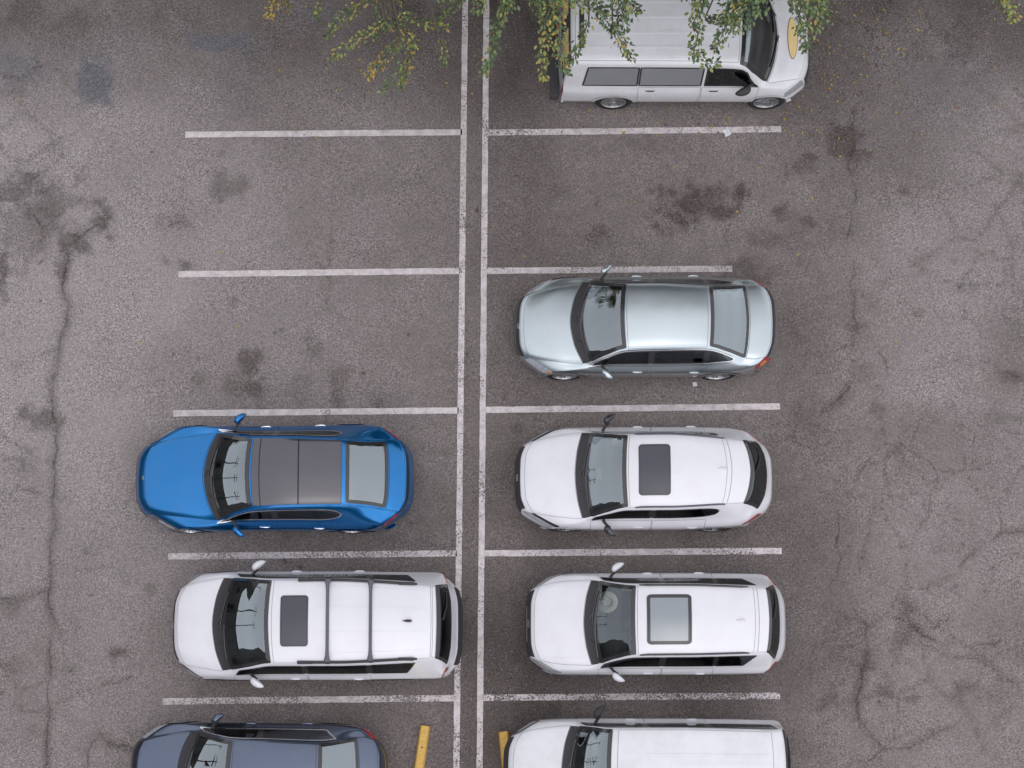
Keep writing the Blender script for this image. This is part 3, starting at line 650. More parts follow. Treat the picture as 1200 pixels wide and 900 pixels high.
    for (xa, xb) in sp['doors']:
        for sg in (-1, 1):
            q = dict(c=[(xa, sg * 4.12), (xb, sg * 4.12), (xb - .02, sg * 6.55), (xa + .04, sg * 6.55)], x=True)
            d = c.patch('door', q, P, off=.004, nu=10, nw=8); gap_shade(q, off=.0022, n=10)
            hx = xb - .22; p, nn = c.side_pt(np.array([hx - .09, hx, hx + .09]), np.full(3, sp.get('zh', .80)), sg)
            mb = MB(); pp = p + nn * .012; mb.tube([p[0], pp[0] * .6 + pp[1] * .4, pp[1], pp[2] * .6 + pp[1] * .4, p[2]], [.007, .011, .012, .011, .007], 7); mb.build('door_handle', sp.get('handle', P), d)
    # --- lamps ---
    for li, (nm, m, cs, ru) in enumerate(sp['lamps']):
        for sg in (-1, 1):
            q = dict(c=[(a, sg * w) for a, w in cs]); c.patch(nm, q, m, off=.007 + .0025 * li, nu=9, nw=8, ru=ru, rw=ru)
    for (nm, m, cs, off, ru) in sp.get('extra', ()):
        q = dict(c=cs, x=False); c.patch(nm, q, m, off=off, nu=10, nw=14, ru=ru, rw=ru)
    # --- sunroof ---
    if sr:
        (xa, xb, yh, m, fm) = sr; um = float(c.ux(np.array([(xa + xb) / 2]), np.array([0.0]))[0]); w0 = c.wy(um, yh)
        q = dict(c=[(xa, -w0), (xb, -w0), (xb, w0), (xa, w0)], x=True)
        s_ = c.patch('sunroof', q, m, off=.010, nu=8, nw=12, ru=.2, rw=.12, skirt=.014)
        V, F = c.ring('', q, None, win=fm[0], wout=fm[1], off=.0125, ru=.2, rw=.12, n=10); mk('sunroof_seal', V, F, GLOSSBLACK, s_)
    # --- mirrors ---
    xm, ym, zm, mm, ms, *ma = sp['mir']
    for sg in (-1, 1):
        key = mm.name
        if key not in MIRM: MIRM[key] = mirror_mesh(mm)
        mr = link('door_mirror', MIRM[key], root, (xm - L / 2, sg * (ym - .085), zm), (0, 0, -sg * R(ma[0] if ma else 6)), (ms * .95, ms * .9 * sg, ms * .9))
        mb = MB(); mb.tube([(-.02, -.10, -.07), (-.01, -.02, -.055), (.01, .04, -.03), (.02, .08, -.01)], [.028, .024, .022, .028], 8); o = mb.build('mirror_foot', BLACK, mr)
    # --- roof rails, bars, aerial ---
    if sp.get('rails'):
        xa, xb, wr_, m, rr, gap = sp['rails']
        for sg in (-1, 1):
            xs = np.linspace(xa, xb, 16); u = c.ux(xs, np.full(16, sg * wr_)); lift = np.full(16, rr + gap); lift[0] = lift[-1] = 0; pts = c.S(u, np.full(16, sg * wr_)) + np.array([0, 0, 1]) * lift[:, None]
            mb = MB(); mb.tube([tuple(p) for p in pts], rr, 8); rl = mb.build('roof_rail', m, root)
            for xx in sp.get('railfeet', ()):
                u = float(c.ux(np.array([xx]), np.array([sg * wr_]))[0]); p = c.raw(u, sg * wr_); mb = MB(); mb.rbox((p[0], p[1], p[2] + .03), (.28, .055, .075), .02); mb.build('rail_foot', BLACK, rl)
    for xb in sp.get('bars', ()):
        mb = MB(); wr_ = sp['rails'][2]; u = float(c.ux(np.array([xb]), np.array([wr_]))[0]); p = c.raw(u, wr_); pc_ = c.raw(float(c.ux(np.array([xb]), np.array([0.]))[0]), 0.0); zt = max(p[2] + .07, pc_[2] + .035)
        n = 12; V = []
        for i in range(n + 1):
            y = -p[1] + 2 * p[1] * i / n; wd = .028 + .03 * max(0, abs(y) / p[1] - .8) / .2
            V += [(p[0] - wd, y, zt), (p[0] - wd * .6, y, zt + .018), (p[0] + wd * .6, y, zt + .018), (p[0] + wd, y, zt), (p[0], y, zt - .012)]
        F = [(5 * i + k, 5 * i + 5 + k, 5 * i + 5 + (k + 1) % 5, 5 * i + (k + 1) % 5) for i in range(n) for k in range(5)] + [(0, 1, 2, 3, 4), tuple(5 * n + k for k in (4, 3, 2, 1, 0))]
        mk('crossbar', V, F, RAILGREY, root)
        for sg in (-1, 1): mb = MB(); mb.rbox((p[0], sg * p[1], p[2] + .055), (.10, .06, .08), .02); mb.build('crossbar_clamp', BLACK, root)
    if sp.get('fin'):
        xf, yf, m = sp['fin'][:3]; u = float(c.ux(np.array([xf]), np.array([0.0]))[0]); p = c.raw(u, math.copysign(c.wy(u, abs(yf)), yf)) ; z0 = p[2] - .004
        V = []; prof = [(-.11, .0, .004), (-.05, .028, .022), (.0, .052, .028), (.05, .068, .026), (.075, .066, .016), (.082, .0, .016)]
        for dx, h, hw_ in prof: V += [(p[0] + dx, yf - hw_, z0), (p[0] + dx, yf, z0 + h + .006), (p[0] + dx, yf + hw_, z0)]
        F = [(3 * i + k, 3 * i + 3 + k, 3 * i + 4 + k, 3 * i + 1 + k) for i in range(5) for k in range(2)] + [(15, 16, 17)]
        mk('roof_aerial', V, F, m, root)
    return c

# ------------------------------------------------------------------ THE EIGHT VEHICLES
# station rows: x, z centre, crown, cant half-width, half-width, belt height, bow[, power]
sil = dict(tum=.115, tip=(-.9, .7), L=4.82, W=.905, paint=SILVER, wx=(.93, 3.74), wr=.335, rim='light', seat='grey', pil=.06,
  S=[(.05,.2,.02,.55,.83,.2,.50,3.6),(.0,.46,.03,.57,.86,.40,.55,3.6),(.06,.66,.05,.60,.87,.58,.53,3.6),(.17,.75,.06,.62,.88,.67,.50,3.4),(.60,.88,.07,.70,.90,.78,.30,2.6),
     (1.05,.98,.09,.76,.905,.88,.34),(1.50,1.22,.11,.69,.905,.91,.22),(1.97,1.41,.11,.61,.905,.925,.09),(2.70,1.46,.11,.595,.905,.94,.0),(3.46,1.40,.11,.575,.90,.955,-.05),
     (3.86,1.22,.10,.62,.885,.95,-.09),(4.23,1.035,.075,.69,.865,.935,-.12),(4.45,1.02,.06,.70,.845,.91,-.20,2.6),(4.64,.995,.06,.66,.82,.86,-.28,3.4),(4.82,.62,.04,.60,.80,.56,-.42,4.0),(4.74,.2,.02,.58,.76,.2,-.38,4.0)],
  ws=(5.33,6.95), wsw=2.2, rg=(9.12,10.94,2.2,2.3), chrome=CHROME, handle=SILVER, roofq=(7.06,8.97,2.75), deckq=(11.1,12.96,2.7,2.6),
  panes=((1.45,1.42,2.42,2.42,SG),(2.50,2.50,3.42,3.40,SG),(3.50,3.47,3.98,3.84,SG)), doors=((1.36,2.45),(2.47,3.48)),
  lamps=(('headlight',LENS,[(1.9,3.1),(3.05,2.75),(3.45,4.35),(2.2,4.8)],.3),('indicator',AMBER,[(2.9,4.15),(3.35,4.1),(3.4,4.5),(2.9,4.6)],.3),
         ('tail_light',RED,[(13.05,2.75),(13.75,2.9),(13.55,5.1),(12.75,4.5)],.2),('reversing_light',AMBER,[(13.15,3.3),(13.5,3.35),(13.45,4.0),(13.1,3.9)],.3)),
  extra=(('grille',GLOSSBLACK,[(1.25,-1.9),(2.35,-2.2),(2.35,2.2),(1.25,1.9)],.008,.2),('badge',CHROME,[(2.1,-.16),(2.45,-.16),(2.45,.16),(2.1,.16)],.013,.6),
         ('boot_trim',CHROME,[(13.35,-2.1),(13.55,-2.1),(13.55,2.1),(13.35,2.1)],.012,.0),('rear_bumper_strip',GLOSSBLACK,[(13.12,-2.55),(13.3,-2.6),(13.3,2.6),(13.12,2.55)],.010,.0)),
  mir=(1.62,.93,.97,SILVER,1.05,22), zh=.79, xr=[3.12])
build_car('sedan', sil, (.19+2.41, 8.10, 0), 'silver green sedan in the bay above the white crossover with black mirrors', 'car', group='cars parked in the bays')

nx = dict(tum=.13, tip=(-.8, .8), L=4.65, W=.922, paint=WHITE, wx=(.93, 3.60), wr=.36, rim='dark', zseat=.5, pil=.06, zl=.24,
  S=[(.06,.24,.02,.6,.88,.24,.62,4.2),(.0,.52,.03,.62,.90,.46,.68,4.4),(.04,.80,.05,.60,.905,.70,.66,4.2),(.16,.92,.06,.66,.905,.79,.60,3.8),(.62,1.03,.07,.75,.915,.90,.32,2.6),
     (1.10,1.11,.09,.78,.922,.98,.18),(1.52,1.36,.13,.72,.922,1.00,.14),(1.95,1.56,.13,.665,.922,1.02,.07),(2.70,1.635,.15,.665,.922,1.04,.0),(4.12,1.50,.13,.58,.89,1.12,-.30,2.0),
     (4.30,1.34,.09,.58,.875,1.10,-.36,2.2),(4.47,1.12,.07,.60,.86,1.04,-.42,2.6),(4.53,.98,.05,.62,.85,.93,-.46,3.4),(4.60,.84,.05,.62,.84,.80,-.52,4.0),(4.65,.58,.04,.62,.83,.54,-.55,4.2),(4.58,.24,.02,.6,.80,.24,-.5,4.2)],
  ws=(5.36,6.95), wsw=2.25, rg=(9.06,10.95,2.55,2.9), rgm=PG, roofq=(7.06,8.62,2.75), deckq=(8.68,9.02,2.6,2.5), deckname='rear_spoiler',
  panes=((1.42,1.36,2.38,2.38,SG),(2.46,2.46,3.62,3.52,PG)), pw=(3.25,3.84), doors=((1.34,2.42),(2.44,3.38)),
  lamps=(('headlight',LENS,[(1.75,3.0),(2.95,2.95),(3.4,4.3),(2.2,4.7)],.3),('headlight_brow',GLOSSBLACK,[(2.75,3.0),(3.05,2.95),(3.55,4.3),(3.25,4.5)],.2),('tail_light',RED,[(12.2,3.3),(13.2,3.2),(12.9,4.9),(11.9,4.6)],.2)),
  extra=(('grille',BLACK,[(.55,-2.6),(2.55,-2.1),(2.55,2.1),(.55,2.6)],.008,.15),('badge',CHROME,[(1.8,-.2),(2.3,-.2),(2.3,.2),(1.8,.2)],.013,.6)),
  sun=(2.17,2.70,.44,SUNGLASS,(.014,.012)), rails=(2.10,3.68,2.75,RAILGREY,.016,.010), fin=(3.62,.02,WHITE),
  mir=(1.62,.97,1.10,GLOSSBLACK,1.12,24), zh=.86, xr=[2.95], hoodw=(2.7,2.88))
build_car('suv', nx, (.21+2.325, 5.28, 0), 'white crossover with a small dark sunroof and black door mirrors', 'SUV', group='cars parked in the bays')

rog = dict(wsm=WS2, tum=0.11, L=4.66, W=.905, paint=WHITE, wx=(.90, 3.60), wr=.35, rim='light', zseat=.5, pil=.06, zl=.24,
  S=[(.06,.24,.02,.6,.85,.24,.46,4.6),(.0,.54,.03,.62,.88,.48,.50,5.0),(.04,.82,.05,.62,.885,.72,.48,5.0),(.14,.95,.06,.68,.89,.82,.44,4.4),(.58,1.05,.07,.75,.90,.92,.26,2.8),
     (1.05,1.12,.08,.76,.905,1.00,.20),(1.47,1.40,.12,.68,.905,1.02,.14),(1.89,1.61,.12,.625,.905,1.03,.05),(2.80,1.69,.14,.62,.905,1.05,.0),(4.20,1.60,.12,.58,.89,1.08,-.10,2.0),
     (4.33,1.42,.08,.62,.885,1.08,-.16,2.4),(4.46,1.16,.06,.66,.88,1.05,-.24,3.0),(4.53,1.0,.05,.66,.875,.96,-.30,3.6),(4.60,.86,.05,.66,.87,.82,-.36,4.0),(4.66,.58,.04,.64,.86,.54,-.40,4.2),(4.59,.24,.02,.6,.82,.24,-.36,4.2)],
  ws=(5.36,6.95), wsw=2.25, rg=(9.1,10.95,2.45,2.6), rgm=PG, roofq=(7.06,8.72,2.6), deckq=(8.78,9.05,2.5,2.4), deckname='rear_spoiler', chrome=None,
  panes=((1.38,1.32,2.34,2.34,SG),(2.42,2.42,3.28,3.28,PG),(3.33,3.33,4.0,3.80,PG)), pw=(3.22,3.86), doors=((1.28,2.38),(2.40,3.30)),
  lamps=(('headlight',LENS,[(1.8,3.0),(2.95,2.9),(3.55,4.35),(2.3,4.7)],.3),('tail_light',RED,[(12.0,3.2),(13.2,3.1),(12.9,5.1),(11.6,4.5)],.2)),
  extra=(('grille',BLACK,[(1.1,-2.3),(2.6,-2.2),(2.6,2.2),(1.1,2.3)],.008,.15),('grille_chrome',CHROME,[(1.55,-1.0),(1.75,-1.0),(1.75,1.0),(1.55,1.0)],.013,.3),('badge',CHROME,[(1.9,-.22),(2.4,-.22),(2.4,.22),(1.9,.22)],.013,.6)),
  sun=(2.10,2.84,.44,None,(.045,.012)), rails=(1.97,3.86,2.78,GLOSSBLACK,.018,.010), fin=(3.70,-.02,WHITE),
  mir=(1.55,.95,1.12,WHITE,1.05,30), zh=.88, xr=[2.85])
rog['sun'] = (2.10, 2.84, .42, mat('pale_sunroof_glass', (0.16, 0.19, 0.215), 0.06, spec=0.9, coat=1.0, ior=1.9, noise=.12, nscale=2), (.045, .015))
for sg in (-1, 1):
    rog['extra'] += (('bonnet_crease', WHITE, [(3.35, sg * 1.75), (4.75, sg * 1.55), (4.75, sg * 1.68), (3.35, sg * 1.85)], .014, .0),)
build_car('suv', rog, (.40+2.33, 2.645, 0), 'white SUV with a big pale sunroof and a straw hat behind the windscreen', 'SUV', group='cars parked in the bays')

asc = dict(tum=0.075, L=5.16, W=.965, paint=WHITE, wx=(.95, 3.84), wr=.365, rim='dark', zseat=.52, pil=.06, zl=.26, arch=BLACK,
  S=[(.06,.26,.02,.62,.90,.26,.46,3.8),(.0,.56,.03,.64,.94,.50,.50,4.0),(.03,.86,.05,.66,.945,.76,.48,4.0),(.12,1.0,.06,.72,.95,.86,.46,3.6),(.46,1.11,.07,.79,.955,.96,.32,2.6),
     (.81,1.18,.08,.83,.965,1.03,.26),(1.32,1.48,.14,.79,.965,1.05,.18),(1.85,1.71,.14,.74,.965,1.07,.08),(3.00,1.79,.17,.74,.965,1.09,.0),(4.74,1.70,.15,.65,.945,1.12,-.06,2.0),
     (4.87,1.48,.09,.67,.94,1.12,-.12,2.4),(4.98,1.16,.07,.71,.93,1.08,-.18,3.0),(5.02,1.0,.05,.72,.925,.96,-.22,3.6),(5.06,.84,.05,.72,.92,.80,-.26,4.2),(5.16,.60,.04,.70,.90,.56,-.32,4.6),(5.08,.26,.02,.66,.86,.26,-.30,4.6)],
  ws=(5.38,6.95), wsw=2.3, cowl=(4.93,5.40), rg=(9.08,10.95,2.6,2.75), rgm=PG, roofq=(7.06,8.86,2.5), deckq=(8.9,9.02,2.3,2.3), deckname='rear_spoiler', chrome=None,
  panes=((1.28,1.20,2.40,2.40,SG),(2.48,2.48,3.52,3.52,PG),(3.60,3.60,4.36,4.20,PG)), pw=(3.25,3.86), doors=((1.15,2.44),(2.46,3.56)),
  lamps=(('headlight',LENSDARK,[(1.75,3.1),(2.7,2.95),(3.3,4.4),(2.4,4.8)],.3),('headlight',LENS,[(2.1,3.5),(2.55,3.45),(2.9,4.2),(2.45,4.4)],.3),('tail_light',RED,[(11.3,3.3),(12.3,3.2),(12.6,5.2),(11.3,4.4)],.2)),
  extra=(('grille',BLACK,[(1.2,-2.2),(2.45,-2.1),(2.45,2.1),(1.2,2.2)],.008,.15),('badge',CHROME,[(1.7,-.2),(2.2,-.2),(2.2,.2),(1.7,.2)],.013,.6),('bumper_step',BLACK,[(13.3,-2.6),(14.0,-2.6),(14.0,2.6),(13.3,2.6)],.012,.1),
         ('rear_bumper_strip',DARKGREY,[(9.0,-2.2),(9.35,-2.35),(9.35,2.35),(9.0,2.2)],.020,.1)),
  sun=(2.06,2.52,.43,SUNGLASS,(.016,.012)), rails=(2.35,4.40,2.62,BLACK,.024,.022), railfeet=(2.48,4.22), bars=(2.87,3.61), fin=(4.24,.0,BLACK),
  mir=(1.50,1.0,1.16,WHITE,1.15,30), zh=.92, xr=[2.75,3.7])
for yy in (-1.55, -.55, .55, 1.55):
    asc['extra'] += (('roof_rib', WHITE, [(7.75, yy - .06), (8.8, yy - .06), (8.8, yy + .06), (7.75, yy + .06)], .011, .0),)
asc['extra'] = tuple(e if e[0] != 'rear_bumper_strip' else ('spoiler_lip', DARKGREY, e[2], e[3], e[4]) for e in asc['extra'])
build_car('suv', asc, (-5.90+2.58, 2.61, 0), 'white SUV carrying black roof rails with two crossbars', 'SUV', group='cars parked in the bays')

blu = dict(tum=.14, tip=(-.75, .93), L=5.07, W=.965, paint=BLUE, wx=(.98, 3.93), wr=.35, rim='multi', zseat=.34, pil=.075, zl=.17,
  S=[(.06,.17,.02,.62,.92,.17,.68,3.6),(.0,.42,.03,.64,.945,.36,.76,3.7),(.06,.60,.05,.63,.95,.54,.74,3.6),(.20,.71,.05,.66,.955,.66,.66,3.4),(.74,.83,.05,.74,.962,.79,.38,2.6),
     (1.34,.93,.075,.80,.962,.87,.34),(1.76,1.16,.11,.72,.955,.90,.24),(2.20,1.33,.11,.655,.95,.92,.10),(2.90,1.405,.11,.635,.95,.94,.0),(3.86,1.34,.11,.615,.965,.96,-.02),
     (4.26,1.20,.10,.62,.965,.965,-.04),(4.63,1.06,.08,.66,.955,.94,-.30,3.4),(4.80,1.0,.06,.68,.94,.89,-.40,3.6),(4.93,.94,.06,.68,.92,.82,-.47,3.8),(5.07,.58,.04,.66,.885,.54,-.55,4.2),(4.90,.20,.02,.58,.72,.17,-.46,4.2)],
  ws=(5.24,6.93), wsw=2.15, cowl=(4.95,5.25), rg=(9.10,10.92,1.95,2.0), chrome=CHROME, handle=CHROME, roofq=(7.04,8.93,2.3), roofm=PANO, deckq=(11.08,12.9,2.35,2.4),
  panes=((1.66,1.62,2.58,2.58,SG),(2.66,2.66,3.80,3.72,SG)), pw=(3.30,3.84), doors=((1.58,2.62),(2.64,3.60)),
  lamps=(('headlight',LENSDARK,[(1.85,3.15),(2.95,2.95),(3.35,4.2),(2.1,4.7)],.3),('headlight',LENS,[(2.3,3.5),(2.85,3.4),(3.1,4.0),(2.55,4.3)],.3),('tail_light',RED,[(12.85,3.0),(13.12,2.95),(13.12,4.3),(12.75,4.0)],.3)),
  extra=(('badge',CHROME,[(2.85,-.1),(3.0,-.1),(3.0,.1),(2.85,.1)],.012,.6),('tail_strip',GLOSSBLACK,[(13.15,-2.6),(13.3,-2.6),(13.3,2.6),(13.15,2.6)],.009,0.),
         ('roof_seal',GAP,[(7.27,-2.28),(7.29,-2.28),(7.29,2.28),(7.27,2.28)],.0095,0.),('roof_seal',GAP,[(8.17,-2.28),(8.19,-2.28),(8.19,2.28),(8.17,2.28)],.0095,0.),
         ('bumper_intake',BLACK,[(.45,-3.2),(1.3,-3.0),(1.3,3.0),(.45,3.2)],.008,.15)),
  mir=(1.90,.985,.99,BLUE,1.1,24), zh=.80, xr=[3.25], hoodw=(2.6,2.85), seat='dark')
build_car('sports_sedan', blu, (-6.68+2.535, 5.295, 0), 'bright blue sports sedan with a dark panoramic roof', 'car', group='cars parked in the bays')

drk = dict(tum=0.11, L=4.61, W=.90, paint=GUN, wx=(.90, 3.60), wr=.33, rim='light', pil=.06,
  S=[(.05,.2,.02,.55,.83,.2,.50,3.6),(.0,.46,.03,.57,.86,.40,.55,3.6),(.06,.66,.05,.60,.865,.58,.53,3.6),(.17,.75,.06,.62,.875,.67,.50,3.4),(.56,.86,.07,.69,.895,.77,.30,2.6),
     (.96,.96,.09,.75,.90,.87,.34),(1.44,1.20,.11,.66,.90,.90,.22),(1.92,1.38,.11,.59,.90,.915,.09),(2.60,1.44,.11,.575,.90,.93,.0),(3.42,1.37,.11,.555,.895,.945,-.03),
     (3.78,1.21,.10,.60,.885,.945,-.06),(4.12,1.05,.075,.66,.865,.93,-.10),(4.30,1.03,.06,.67,.85,.90,-.20,2.8),(4.46,1.0,.06,.65,.83,.85,-.30,3.6),(4.61,.62,.04,.60,.81,.56,-.44,4.0),(4.53,.2,.02,.58,.77,.2,-.40,4.0)],
  ws=(5.33,6.95), wsw=2.2, rg=(9.10,10.94,2.2,2.3), chrome=CHROME, roofq=(7.06,8.97,2.75), deckq=(11.1,12.96,2.7,2.6),
  panes=((1.40,1.36,2.36,2.36,SG),(2.44,2.44,3.70,3.50,SG)), doors=((1.30,2.40),(2.42,3.40)),
  lamps=(('headlight',LENS,[(1.9,3.1),(2.9,2.85),(3.35,4.35),(2.2,4.8)],.3),('tail_light',RED,[(12.95,2.75),(13.6,2.9),(13.4,5.1),(12.4,4.3)],.2)),
  extra=(('grille',GLOSSBLACK,[(1.25,-1.9),(2.35,-2.2),(2.35,2.2),(1.25,1.9)],.008,.2),),
  mir=(1.55,.93,.96,GUN,1.05,28), zh=.80, xr=[3.05])
build_car('sedan', drk, (-6.66+2.305, -.01, 0), 'dark blue grey sedan below the white SUV with crossbars', 'car', rot=R(-.6), group='cars parked in the bays')

vnb = dict(tum=0.085, L=5.10, W=.925, paint=WHITE2, wx=(.98, 4.02), wr=.35, rim='dark', zseat=.52, pil=.06, zl=.22,
  S=[(.06,.22,.02,.62,.86,.22,.50,3.8),(.0,.52,.03,.64,.89,.46,.56,4.0),(.04,.84,.05,.64,.90,.72,.54,4.0),(.16,.98,.06,.70,.905,.84,.50,3.6),(.60,1.09,.07,.77,.915,.95,.28,2.6),
     (1.05,1.17,.08,.80,.925,1.03,.22),(1.46,1.49,.12,.77,.925,1.06,.15),(1.85,1.70,.11,.735,.925,1.08,.07),(3.00,1.78,.12,.735,.925,1.09,.0),(4.62,1.74,.11,.70,.905,1.10,-.06,2.4),
     (4.86,1.62,.08,.72,.90,1.10,-.10,2.6),(4.99,1.20,.06,.74,.89,1.06,-.16,3.2),(5.02,1.0,.05,.74,.88,.94,-.20,3.8),(5.05,.82,.05,.72,.875,.78,-.24,4.2),(5.10,.58,.04,.70,.86,.54,-.30,4.6),(5.03,.22,.02,.64,.82,.22,-.28,4.6)],
  ws=(5.36,6.95), wsw=2.3, rg=(10.05,10.95,2.55,2.65), rgm=PG, roofq=(7.15,9.0,2.3), chrome=None,
  panes=((1.45,1.36,2.42,2.42,SG),(2.50,2.50,3.50,3.50,PG),(3.58,3.58,4.72,4.66,PG)), pw=(3.18,3.86), doors=((1.30,2.46),(2.48,3.54)),
  lamps=(('headlight',LENSDARK,[(1.7,3.0),(2.8,2.85),(3.3,4.35),(2.2,4.7)],.3),('headlight',LENS,[(2.1,3.3),(2.6,3.2),(2.95,4.2),(2.4,4.4)],.3),('tail_light',RED,[(11.2,3.3),(12.6,3.2),(12.6,4.5),(11.2,4.2)],.2)),
  extra=(('grille',BLACK,[(1.15,-2.3),(2.5,-2.1),(2.5,2.1),(1.15,2.3)],.008,.15),('tailgate_strip',GLOSSBLACK,[(10.0,-2.7),(11.0,-2.9),(11.0,2.9),(10.0,2.7)],.003,.0),
    ('roof_rib',WHITE2,[(7.6,.62),(8.9,.62),(8.9,.74),(7.6,.74)],.012,.0),('roof_rib',WHITE2,[(7.9,.22),(8.9,.22),(8.9,.34),(7.9,.34)],.012,.0),('roof_rib',WHITE2,[(7.6,-.74),(8.9,-.74),(8.9,-.62),(7.6,-.62)],.012,.0)),
  mir=(1.64,.97,1.18,BLACK,1.2,14), zh=.94, xr=[2.85,3.75])
build_car('minivan', vnb, (.0+2.55, .03, 0), 'white minivan at the bottom edge with a dark strip round its roof', 'van', group='cars parked in the bays')

ast = dict(tum=0.06, L=4.78, W=.985, paint=WHITE2, wx=(.78, 3.63), wr=.35, rim='light', zseat=.6, pil=.07, zl=.30,
  S=[(.10,.34,.02,.7,.80,.30,.38,4.6),(.0,.50,.03,.70,.95,.46,.48,4.8),(.05,.80,.05,.70,.955,.72,.47,4.6),(.15,.97,.05,.74,.96,.88,.42,4.2),(.40,1.06,.06,.80,.97,.98,.28,2.8),
     (.69,1.14,.06,.86,.98,1.06,.27),(1.05,1.53,.10,.86,.985,1.07,.18),(1.43,1.85,.14,.835,.985,1.08,.06),(2.60,1.92,.15,.825,.985,1.08,.0),(4.42,1.90,.14,.815,.975,1.08,-.02,3.0),
     (4.55,1.62,.07,.84,.972,1.08,-.03,3.0),(4.62,1.15,.06,.86,.965,1.05,-.04,3.2),(4.64,.9,.05,.86,.96,.85,-.04,3.2),(4.65,.74,.04,.86,.955,.70,-.04,3.2),(4.67,.50,.03,.86,.95,.46,-.07,3.2),(4.56,.34,.02,.74,.82,.30,-.10,3.2)],
  ws=(5.16,6.95), wsw=2.35, cowl=(4.97,5.17), roofq=(7.06,8.95,2.2), chrome=None, hood=(3.1,4.9),
  panes=((1.30,1.04,2.02,2.02,SG),(2.09,2.09,3.215,3.215,FROST),(3.25,3.25,4.16,4.24,FROST)), pw=(3.22,3.95), pillm=WHITE2, doors=((1.02,2.06),(2.08,3.22)),
  lamps=(('headlight',LENS,[(1.6,3.0),(2.6,2.95),(2.7,4.4),(1.8,4.6)],.2),('tail_light',RED,[(11.2,3.2),(12.8,3.2),(12.6,4.6),(11.2,4.5)],.1)),
  extra=(('grille',DARKGREY,[(1.1,-2.6),(2.2,-2.5),(2.2,2.5),(1.1,2.6)],.008,.1),
    ('roof_vent',BLACK,[(8.80,-.3),(8.87,-.3),(8.87,1.35),(8.80,1.35)],.010,.0),('rear_panel',DARKGREY,[(9.35,-2.5),(10.9,-2.5),(10.9,2.5),(9.35,2.5)],.006,.05),('rear_sign',OCHRE,[(9.6,-2.2),(10.6,-2.2),(10.6,-.3),(9.6,-.3)],.010,.05),('rear_sign',OCHRE,[(9.6,.3),(10.6,.3),(10.6,2.2),(9.6,2.2)],.010,.05)),
  mir=(1.22,1.03,1.20,BLACK,1.3,40), zh=.96, handle=BLACK, xs=1.9, xr=[2.8,3.6], wipers=((-.70,-.05,.05,.2),(.0,.6,.0,.15)))
for yy in np.linspace(-1.95, 1.95, 7):
    ast['extra'] += (('roof_rib', WHITE2, [(7.3, yy - .05), (8.75, yy - .05), (8.75, yy + .05), (7.3, yy + .05)], .010, .0),)
cv = build_car('van', ast, (.90+2.39, 13.38, 0), 'white van with grey windows and a yellow oval emblem on its bonnet under the tree', 'van', rot=math.pi, group='cars parked in the bays')
def oval(name, cx, a, b, m, off):
    V = [cv.S(cv.ux(np.array([cx]), np.array([0.])), np.array([0.]), off)[0]]; n = 36; F = []
    for k, r in enumerate((.5, 1.0)):
        for i in range(n):
            th = 2 * math.pi * i / n; y = b * r * math.sin(th); w = math.copysign(cv.wy(4.0, abs(y)), y) if abs(y) > 1e-4 else 0.0
            V.append(cv.S(cv.ux(np.array([cx + a * r * math.cos(th)]), np.array([w])), np.array([w]), off)[0])
    for i in range(n): F.append((0, 1 + i, 1 + (i + 1) % n)); F.append((1 + i, 1 + n + i, 1 + n + (i + 1) % n, 1 + (i + 1) % n))
    return mk(name, V, F, m, cv.root)
oval('bonnet_emblem', .395, .088, .39, OCHRE, .013); oval('emblem_border', .395, .098, .402, BLACK, .009)
# rear bumper of the van: a deep dark step
mb = MB(); mb.rbox((4.74 - 2.39, 0, .52), (.16, 1.84, .2), .03); mb.build('rear_bumper', DARKGREY, cv.root)

# ------------------------------------------------------------------ things in and around the cars
CREAM = mat('straw_cream', (0.90, 0.87, 0.69), 0.85, noise=0.12, nscale=60)
BAND = mat('hat_band', (0.34, 0.38, 0.33), 0.85)
PAPER = mat('white_paper', (0.78, 0.78, 0.80), 0.7, noise=0.05)
CARD = mat('blue_card', (0.05, 0.24, 0.42), 0.6, noise=0.3, nscale=30)
def hat(loc):
    t = bpy.data.objects.new('hat', None); COL.objects.link(t); t.location = loc; tag(t, 'cream straw hat with a round brim lying on the dashboard behind the windscreen', 'hat')
    V, F = lathe([(0.012, .195), (0.02, .19), (.008, .15), (.0, .11), (.006, .088)], 36); mk('brim', [(x, z, y) for x, y, z in V], [f[::-1] for f in F], CREAM, t)
    V, F = lathe([(0.02, .195), (0.012, .195), (.0, .15), (-.006, .11), (-.004, .085)], 36); mk('brim_underside', [(x, z, y) for x, y, z in V], F, BAND, t)
    V, F = lathe([(0.004, .092), (.045, .086), (.07, .074), (.082, .05), (.078, .0)], 28); mk('hat_crown', [(x, z, y) for x, y, z in V], [f[::-1] for f in F], CREAM, t)
    V, F = lathe([(.004, .0935), (.022, .0915), (.024, .088)], 28); mk('hat_band', [(x, z, y) for x, y, z in V], [f[::-1] for f in F], BAND, t)
hat((.40 + 1.43, 2.645 + .36, 1.062))
